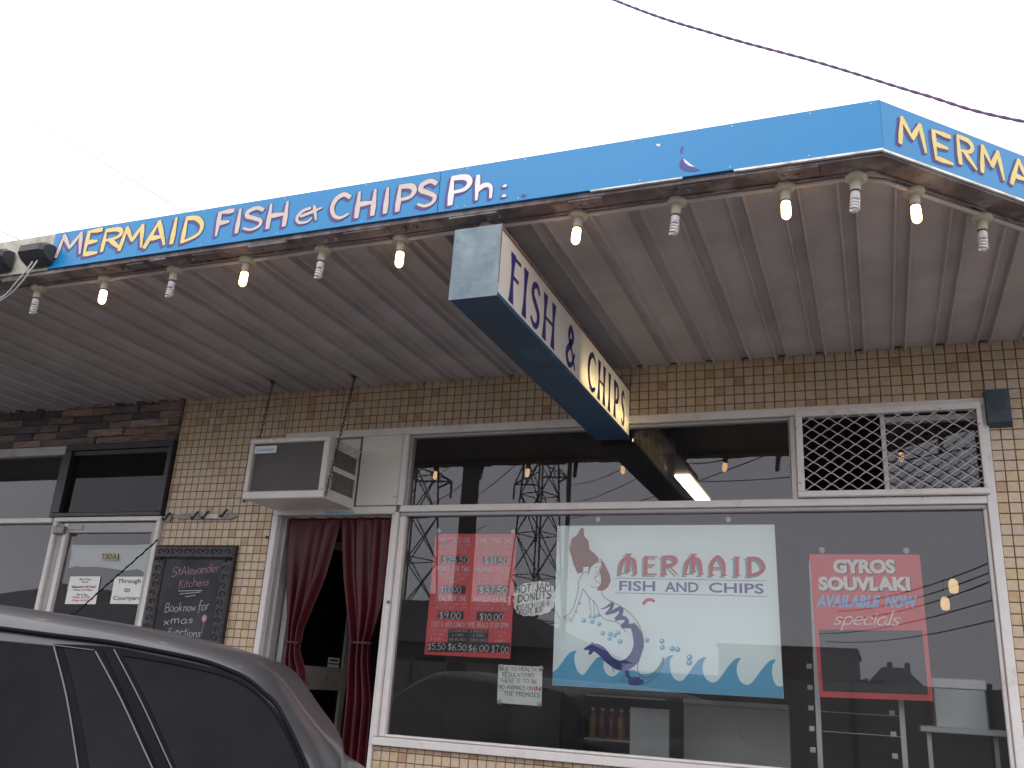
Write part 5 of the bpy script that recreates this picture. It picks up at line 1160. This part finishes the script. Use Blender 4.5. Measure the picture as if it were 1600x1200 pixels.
SSc = [(v.x, v.y) for v in crom([(a, b2, 0) for a, b2 in SS], 4)]; RRc = [(v.x, v.y) for v in crom([(a, b2, 0) for a, b2 in RR], 4)]
YCEN = .74
def ring(k):   # k: 0 rail .. 1 silhouette, >1 crown
    out = []
    for (sx, sz), (rx, rz) in zip(SSc, RRc):
        out.append((rx+(sx-rx)*k, rz+(sz-rz)*k))
    return out
rings = [(YR, 0), (.015, .30), (.05, .60), (.11, .82), (.18, .94), (.28, 1.0), (.45, 1.04), (YCEN, 1.06)]
rings += [(2*YCEN-y, k) for y, k in rings[-2::-1]]
vs = []; fsx = []; nP = len(SSc)
def wide(y, z):       # below the rail the body is wider
    if abs(y-YCEN) < .3: return y
    return y
for y, k in rings:
    for (x, z) in ring(k):
        e = (y-YCEN)/(0-YCEN); yy = YCEN+(YCEN-YCEN)+(y-YCEN)*(1+ (.16/.74)*max(0, min(1, (1.24-z)/.36)))
        vs.append((x, yy, z))
for a in range(len(rings)-1):
    for i in range(nP-1): fsx.append((a*nP+i, a*nP+i+1, (a+1)*nP+i+1, (a+1)*nP+i))
body = MB(); body.add(vs, fsx, 0, True)
for side in (0, 1):   # flanks: from the rail down over the window band to the sill
    vs = []; cols = 6
    for i, (x, z) in enumerate(RRc):
        for k in range(cols):
            t = k/(cols-1); zz = z+(.12-z)*t if z > .12 else z
            Yv = yside(zz)-.03*max(0, math.sin(math.pi*min(1, max(0, (zz-.1)/.75))))*(1 if zz < .85 else 0)
            if k == 0: Yv = YCEN+(0-YCEN)*(1+(.16/.74)*max(0, min(1, (1.24-z)/.36)))
            if side: Yv = 2*YCEN-Yv
            vs.append((x, Yv, zz))
    body.add(vs, [(i*cols+k, (i+1)*cols+k, (i+1)*cols+k+1, i*cols+k+1) for i in range(nP-1) for k in range(cols-1)], 0, True)
bx = [RRc[0], RRc[-1]]
body.box(-3.9, .12, -.10, 2*YCEN+.10, .0, .12)
body.obj('body', M['car'], car, fix=False)
def side_poly(pts, off=.004, th=.006, nm='window', m='car_glass'):
    P_ = [atside(px, py, off) for px, py in pts]
    mb = MB(); n_ = len(P_)
    Q_ = [p+Vector((0, th, 0)) for p in P_]
    mb.poly(P_); mb.add(P_+Q_, [(i, (i+1) % n_, (i+1) % n_+n_, i+n_) for i in range(n_)])
    return mb.obj(nm, M[m], car)
c2 = lambda pts, n=4: [(v.x, v.y) for v in crom([(a, b2, 0) for a, b2 in pts], n)]
side_poly(c2([(84, 1006), (168, 1010), (245, 1024), (315, 1039), (355, 1052), (385, 1067), (412, 1090), (436, 1117), (470, 1183), (500, 1270), (520, 1350), (528, 1400)])+[(152, 1400), (122, 1200), (104, 1090)], nm='door_frame', m='car_trim', off=.002, th=.003)
side_poly([(-420, 985), (-250, 984), (-80, 994), (0, 1001.5), (83, 1009.5)]+c2([(84, 1010), (104, 1090), (121, 1200), (138, 1320), (150, 1400)])+[(-420, 1400)], nm='rear_door_window')
side_poly([(100, 1013), (146, 1018)]+c2([(149, 1020), (190, 1095), (238, 1200), (290, 1310), (325, 1400)])+[(168, 1400)]+c2([(160, 1330), (140, 1200), (118, 1080), (100, 1015)]), nm='quarter_light')
side_poly(c2([(191, 1026), (250, 1035), (315, 1048.5), (350, 1058), (378, 1071), (400, 1086), (420, 1106), (445, 1146), (465, 1190), (492, 1270), (515, 1350), (520, 1400)])+[(375, 1400)]+c2([(330, 1310), (276, 1200), (232, 1100), (200, 1040)]), nm='side_window')
side_poly([(-1250, 1080), (-1000, 1030), (-700, 995), (-470, 985), (-470, 1400), (-1250, 1400)], nm='front_door_window')
side_poly([(162, 1016), (176, 1018)]+c2([(190, 1042), (222, 1105), (265, 1200), (318, 1310), (362, 1400)])+[(334, 1400)]+c2([(298, 1310), (246, 1200), (200, 1098), (164, 1020)]), nm='door_pillar', m='car_trim', off=.006)
def trim(pts, r, m, nm, off=.006):
    MB().tube([atside(px, py, off) for px, py in pts], r, 6).obj(nm, M[m], car)
trim(c2([(-260, 962), (-120, 969.5), (0, 982), (84, 993), (168, 1003), (245, 1017), (315, 1032), (355, 1046), (385, 1060), (412, 1082), (437, 1109), (479, 1196), (500, 1260)]), .0050, 'car_trim', 'roof_gutter', .004)
trim(c2([(84, 1010), (104, 1090), (122, 1200), (140, 1320), (152, 1400)]), .0019, 'car_bright', 'window_trim')
trim(c2([(149, 1018), (190, 1095), (238, 1200), (292, 1310), (328, 1400)]), .0019, 'car_bright', 'window_trim')
trim(c2([(178, 1015), (222, 1100), (268, 1200), (322, 1310), (366, 1400)]), .0016, 'car_bright', 'window_trim')
trim(c2([(191, 1024), (250, 1033), (315, 1046.5), (350, 1056), (378, 1068), (400, 1083), (421, 1103), (447, 1144), (468, 1190), (495, 1270), (518, 1350)]), .0014, 'car_trim', 'window_seal')
trim([(-420, 983), (-200, 985), (0, 1000), (84, 1008), (147, 1016)], .0012, 'car_bright', 'window_seal')
for x, f in ((-3.2, 1), (-.55, 1)):
    for s_ in (-1, 1):
        yc = YCEN+s_*.80
        w = MB().lathe((x, yc, .115), [(.0, -.10), (.24, -.10), (.30, -.07), (.315, -.03), (.315, .03), (.30, .07), (.24, .10), (0, .10)], 28, ax='y').obj('wheel', M['rubber'], car)
        MB().lathe((x, yc+s_*.103, .115), [(0, s_*.012), (.05, s_*.012), (.06, 0), (.17, -s_*.002), (.20, s_*.006), (.215, 0)], 24, ax='y').obj('rim', M['alloy'], w)
for s_ in (-1, 1):
    MB().box(.20, .285, YCEN+s_*.60, YCEN+s_*.78, .58, .80).obj('tail_light', M['lamp_red'], car); MB().box(-4.11, -4.0, YCEN+s_*.50, YCEN+s_*.80, .58, .70).obj('headlight', M['lamp_clear'], car)
def glaz(i0, i1, yo, nm):
    rr = ring(1.07); pts = [rr[i] for i in range(i0, i1+1)]; mb = MB(); vs = []
    for i, (x, z) in enumerate(pts):
        a = rr[min(i0+i+1, nP-1)]; c = rr[max(i0+i-1, 0)]; d = Vector((a[0]-c[0], a[1]-c[1])).normalized(); nx, nz = -d.y, d.x
        for s_ in (-1, 1): vs.append((x+nx*.012, YCEN+s_*yo*(1+.2*max(0, 1.24-z)), z+nz*.012))
    mb.add(vs, [(2*i, 2*i+1, 2*i+3, 2*i+2) for i in range(len(pts)-1)], 0, True); mb.obj(nm, M['car_glass'], car)
iw0 = min(range(nP), key=lambda i: abs(SSc[i][0]+2.95)); iw1 = min(range(nP), key=lambda i: abs(SSc[i][0]+2.37)); glaz(iw0, iw1, .60, 'windscreen')
for hx in (-2.0, -1.05): MB().bbox(hx, hx+.15, yside(.8)-.055, yside(.8)-.03, .76, .785, .004).obj('door_handle', M['car'], car)
p0 = lat(112, 963, .60); p1 = lat(247, 843, .60); mb = MB()
tw = [p0.lerp(p1, i/60) for i in range(61)]; mb.tube(tw, .0020, 6); dv = (p1-p0).normalized(); ux = dv.orthogonal().normalized(); uy = dv.cross(ux)
mb.tube([p+ux*.0026*math.cos(i*.9)+uy*.0026*math.sin(i*.9) for i, p in enumerate(tw)][12:], .0010, 4); mb.lathe((p0.x, p0.y, p0.z-.005), [(.02, -.02), (.014, .0), (.004, .014)], 10)
mb.obj('antenna', M['car_trim'], car)

# ================================================================== cables in the sky
def helix_cable(pts, r, pitch, mname, t):
    P_ = crom(pts, 40); acc = 0; a1 = []; a2 = []
    for i, p in enumerate(P_):
        if i: acc += (p-P_[i-1]).length
        d = (P_[min(i+1, len(P_)-1)]-P_[max(i-1, 0)]).normalized(); ux = d.cross(Vector((0, 1, 0))).normalized(); uy = d.cross(ux); an = 2*math.pi*acc/pitch
        o_ = ux*math.cos(an)+uy*math.sin(an); a1.append(p+o_*r*.55); a2.append(p-o_*r*.55)
    MB().tube(a1, r, 6).obj('strand', M[mname], t); MB().tube(a2, r, 6).obj('strand', M[mname], t)
t = thing('twisted_service_cable', 'thick twisted purple grey cable crossing the sky at upper right', 'cable')
helix_cable([(.2, -1, 5.62), at(960, 0, -1), at(1120, 54, -1), at(1280, 98, -1), at(1440, 147, -1), at(1600, 190, -1), (4.3, -1, 2.99+.1)], .0050, .11, 'cable_purple', t)
def wire_thing(lb, a, b2, sag, r, m='wire', name='overhead_wire', group='overhead wires', cat='wire'):
    a = Vector(a); b2 = Vector(b2); pts = [a.lerp(b2, i/16)-Vector((0, 0, sag*4*(i/16)*(1-i/16))) for i in range(17)]
    o = MB().tube(pts, r, 5).obj(name, M[m]); return tag(o, lb, cat, group)
wa = at(-300, -25, 9); wb_ = at(330, 356, 9); wire_thing('thin pale wire running down to the blue fascia at upper left', wa, wb_, .0, .013, 'wire_pale')
wa = at(-300, 226, 9); wb_ = at(60, 388, 9); wire_thing('short dark wire above the white fascia at the left edge', wa, wb_, .0, .011)

# ================================================================== across the street (seen mirrored in the glass)
def lattice_tower(lb, base, H, wb, wt, arms):
    t = thing('pylon', lb, 'pylon', 'pylons mirrored in the window', base); mb = MB(); lv = 9
    def W_(z): return wb+(wt-wb)*min(1, (z/H)**.8)
    cs = [(-1, -1), (1, -1), (1, 1), (-1, 1)]; zs = [H*(1-(1-i/lv)**1.15) for i in range(lv+1)]
    for i in range(lv):
        za, zb = zs[i], zs[i+1]; wa_, wb2 = W_(za)/2, W_(zb)/2
        for k in range(4):
            a = cs[k]; b3 = cs[(k+1) % 4]
            mb.bar((a[0]*wa_, a[1]*wa_, za), (a[0]*wb2, a[1]*wb2, zb), .12)
            mb.bar((a[0]*wa_, a[1]*wa_, za), (b3[0]*wb2, b3[1]*wb2, zb), .06); mb.bar((b3[0]*wa_, b3[1]*wa_, za), (a[0]*wb2, a[1]*wb2, zb), .06)
            mb.bar((a[0]*wb2, a[1]*wb2, zb), (b3[0]*wb2, b3[1]*wb2, zb), .06)
    mb.obj('lattice_body', M['steel'], t)
    for z, L_ in arms:
        for s_ in (-1, 1):
            mb = MB(); w_ = W_(z)/2; tip = (s_*L_, 0, z)
            for yy in (-w_, w_): mb.bar((s_*w_, yy, z), tip, .10); mb.bar((s_*w_, yy, z+1.0), tip, .08)
            for f in (.3, .6): mb.bar((s_*(w_+(L_-w_)*f), 0, z), (s_*(w_+(L_-w_)*(f-.2)), 0, z+1.0*(1-f+.2)), .05)
            mb.tube([(s_*L_, 0, z), (s_*L_, 0, z-1.1)], .07, 5); mb.obj('crossarm', M['steel'], t)
    return t
b1 = behind(845, 745, 60); T1 = lattice_tower('steel lattice pylon mirrored behind the hanging sign board', (b1.x, b1.y, -.3), 25, 3.7, 1.1, [(16.2, 2.5), (20.2, 2.2), (23.6, 1.8)]); T1.rotation_euler = (0, 0, .35)
b1 = behind(646, 790, 55); T2 = lattice_tower('steel lattice pylon mirrored at the left end of the window', (b1.x, b1.y, -.3), 25, 3.9, 1.2, [(14.2, 3.3), (18.5, 3.6), (22.4, 3.0)]); T2.rotation_euler = (0, 0, .3)
PLN = ['lowest of the lines left of the mirrored power pole', 'line rising steeply by the menu board', 'topmost line beside the left mirrored pylon', 'short line behind the menu board', 'upper line right of the mirrored pylon', 'second line right of the mirrored pylon', 'short line beside the sign reflection', 'long shallow line above the mermaid board', 'line crossing behind the lit tube', 'top line above the pendant lamps', 'second line at the pendant lamps', 'third line crossing the gyros heading', 'fourth line across the gyros poster', 'lowest line across the gyros poster']
for k, (p, q, ta, tb) in enumerate([((660, 795), (800, 690), 50, 30), ((700, 800), (835, 700), 55, 32), ((652, 760), (745, 690), 50, 34), ((668, 850), (760, 820), 60, 50), ((892, 757), (1010, 712), 60, 30), ((892, 786), (1060, 712), 60, 28), ((1060, 722), (1200, 690), 30, 24), ((890, 810), (1250, 690), 60, 22), ((1095, 752), (1560, 690), 40, 20), ((1300, 945), (1580, 865), 40, 24), ((1310, 955), (1580, 880), 40, 24), ((1310, 968), (1585, 893), 40, 24), ((1280, 990), (1590, 925), 46, 26), ((1290, 1002), (1590, 960), 46, 26)]):
    wire_thing('thin power line mirrored in glass, '+PLN[k], behind(*p, ta), behind(*q, tb), .3, .022, group='power lines mirrored in the glass')
pb = behind(728, 850, 12); t = thing('power_pole', 'thick timber power pole mirrored in the window left of the menu board', 'pole')
MB().tube([(pb.x, pb.y, -.3), (pb.x, pb.y, 8.5)], [.19, .15], 12).obj('shaft', M['timber'], t); MB().box(pb.x-1.1, pb.x+1.1, pb.y-.06, pb.y+.06, 7.7, 7.85).obj('crossarm', M['timber'], t)
pb = behind(889, 760, 12); t = thing('signal_post', 'slim dark street post mirrored right of the pylon', 'post'); MB().tube([(pb.x, pb.y, -.3), (pb.x, pb.y, 6.2)], .045, 8).obj('shaft', M['steel'], t); MB().box(pb.x-.35, pb.x+.02, pb.y-.03, pb.y+.03, 5.9, 6.0).obj('arm', M['steel'], t)
# fence across the road
fc = thing('panel_fence', 'long grey sheet metal fence across the road, mirrored low in the window', 'fence')
x = -22.0
while x < 9:
    MB().box(x+.04, x+2.36, -15.02, -14.98, -.1, 1.75).obj('panel', M['fence'], fc); MB().box(x-.04, x+.04, -15.05, -14.95, -.1, 1.85).obj('post', M['steel'], fc); x += 2.4
wh = thing('warehouse', 'flat roofed brown brick building mirrored behind the gyros poster', 'building')
a = behind(1225, 1016, 34); c = behind(1337, 1018, 34); x0, x1 = sorted((a.x, c.x)); z1 = (a.z+c.z)/2
MB().box(x0-2.5, x1, -40, -33.5, -.3, z1).obj('wall', M['brickdark'], wh); MB().box(x0-2.6, x1+.1, -40.1, -33.4, z1+.001, z1+.12).obj('roof', M['roofdark'], wh)
for k in range(3): f = MB().box(x0+.1+k*.9, x0+.7+k*.9, -33.49, -33.44, 1.2, 2.1).obj('window', M['car_glass'], wh)
def house(lb, x0, x1, y0, y1, zw, zr, grp=None):
    t = thing('house', lb, 'house', 'houses across the road'); MB().box(x0, x1, y0, y1, -.3, zw).obj('wall', M['brickdark'], t)
    cx_ = (x0+x1)/2; e = .35; mb = MB(); cy = (y0+y1)/2; q_ = (x1-x0)*.2
    mb.add([(x0-e, y0-e, zw+.002), (x1+e, y0-e, zw+.002), (x1+e, y1+e, zw+.002), (x0-e, y1+e, zw+.002), (cx_-q_, cy, zr), (cx_+q_, cy, zr)], [(0, 1, 5, 4), (1, 2, 5), (2, 3, 4, 5), (3, 0, 4), (0, 3, 2, 1)]); rf = mb.obj('roof', M['roofdark'], t)
    for ch_ in (cx_-q_*.3, cx_+q_*1.2): MB().box(ch_-.11, ch_+.11, cy-.15, cy+.15, zr-.5, zr+.22).obj('chimney', M['brickdark'], rf)
    for k in range(2): MB().box(x0+.8+k*(x1-x0)*.5, x0+1.8+k*(x1-x0)*.5, y1+.001, y1+.03, .9, 2.0).obj('window', M['car_glass'], t)
a = behind(1350, 1060, 36); c = behind(1450, 1060, 36); house('hip roofed brick house with two chimneys mirrored in the black poster panel', min(a.x, c.x), max(a.x, c.x), -44, -37, 1.9, 3.25)
house('wide low house behind the fence, mirrored at the left of the window', -16, -6, -28, -20, 2.4, 4.0); house('low house beyond the left pylon, mirrored in the neighbour window', -34, -24, -30, -20, 2.5, 4.2)
house('low house to the right of the mirrored warehouse, hidden from the street view', 9, 19, -30, -22, 2.5, 4.3)
def tree(lb, x, y, H, R_):
    t = thing('tree', lb, 'tree', 'trees across the road', (x, y, -.3)); MB().tube([(0, 0, 0), (.1, 0, H*.4), (0, .1, H*.75)], [.16, .11, .05], 7).obj('trunk', M['timber'], t)
    mb = MB()
    for i in range(900):
        a = random.uniform(0, 6.28); u = random.uniform(-1, 1); rr = R_*(.55+.45*random.random())*(1+.25*math.sin(3*a)+.15*math.sin(7*u)); s_ = math.sqrt(1-u*u)
        c = Vector((rr*s_*math.cos(a), rr*s_*math.sin(a), H*.68+rr*.8*u)); d1 = Vector((random.gauss(0, 1), random.gauss(0, 1), random.gauss(0, 1))).normalized()*.16; d2 = d1.orthogonal().normalized()*.10
        mb.add([c-d1, c+d2, c+d1, c-d2], [(0, 1, 2, 3)])
    mb.obj('crown', M['leaf'], t, fix=False)
a = behind(1371, 1062, 30); tree('dark bushy tree beside the mirrored house', a.x, a.y, 2.6, .9); tree('round dark tree behind the fence, mirrored near the doorway', -13.5, -17.5, 3.6, 1.3)
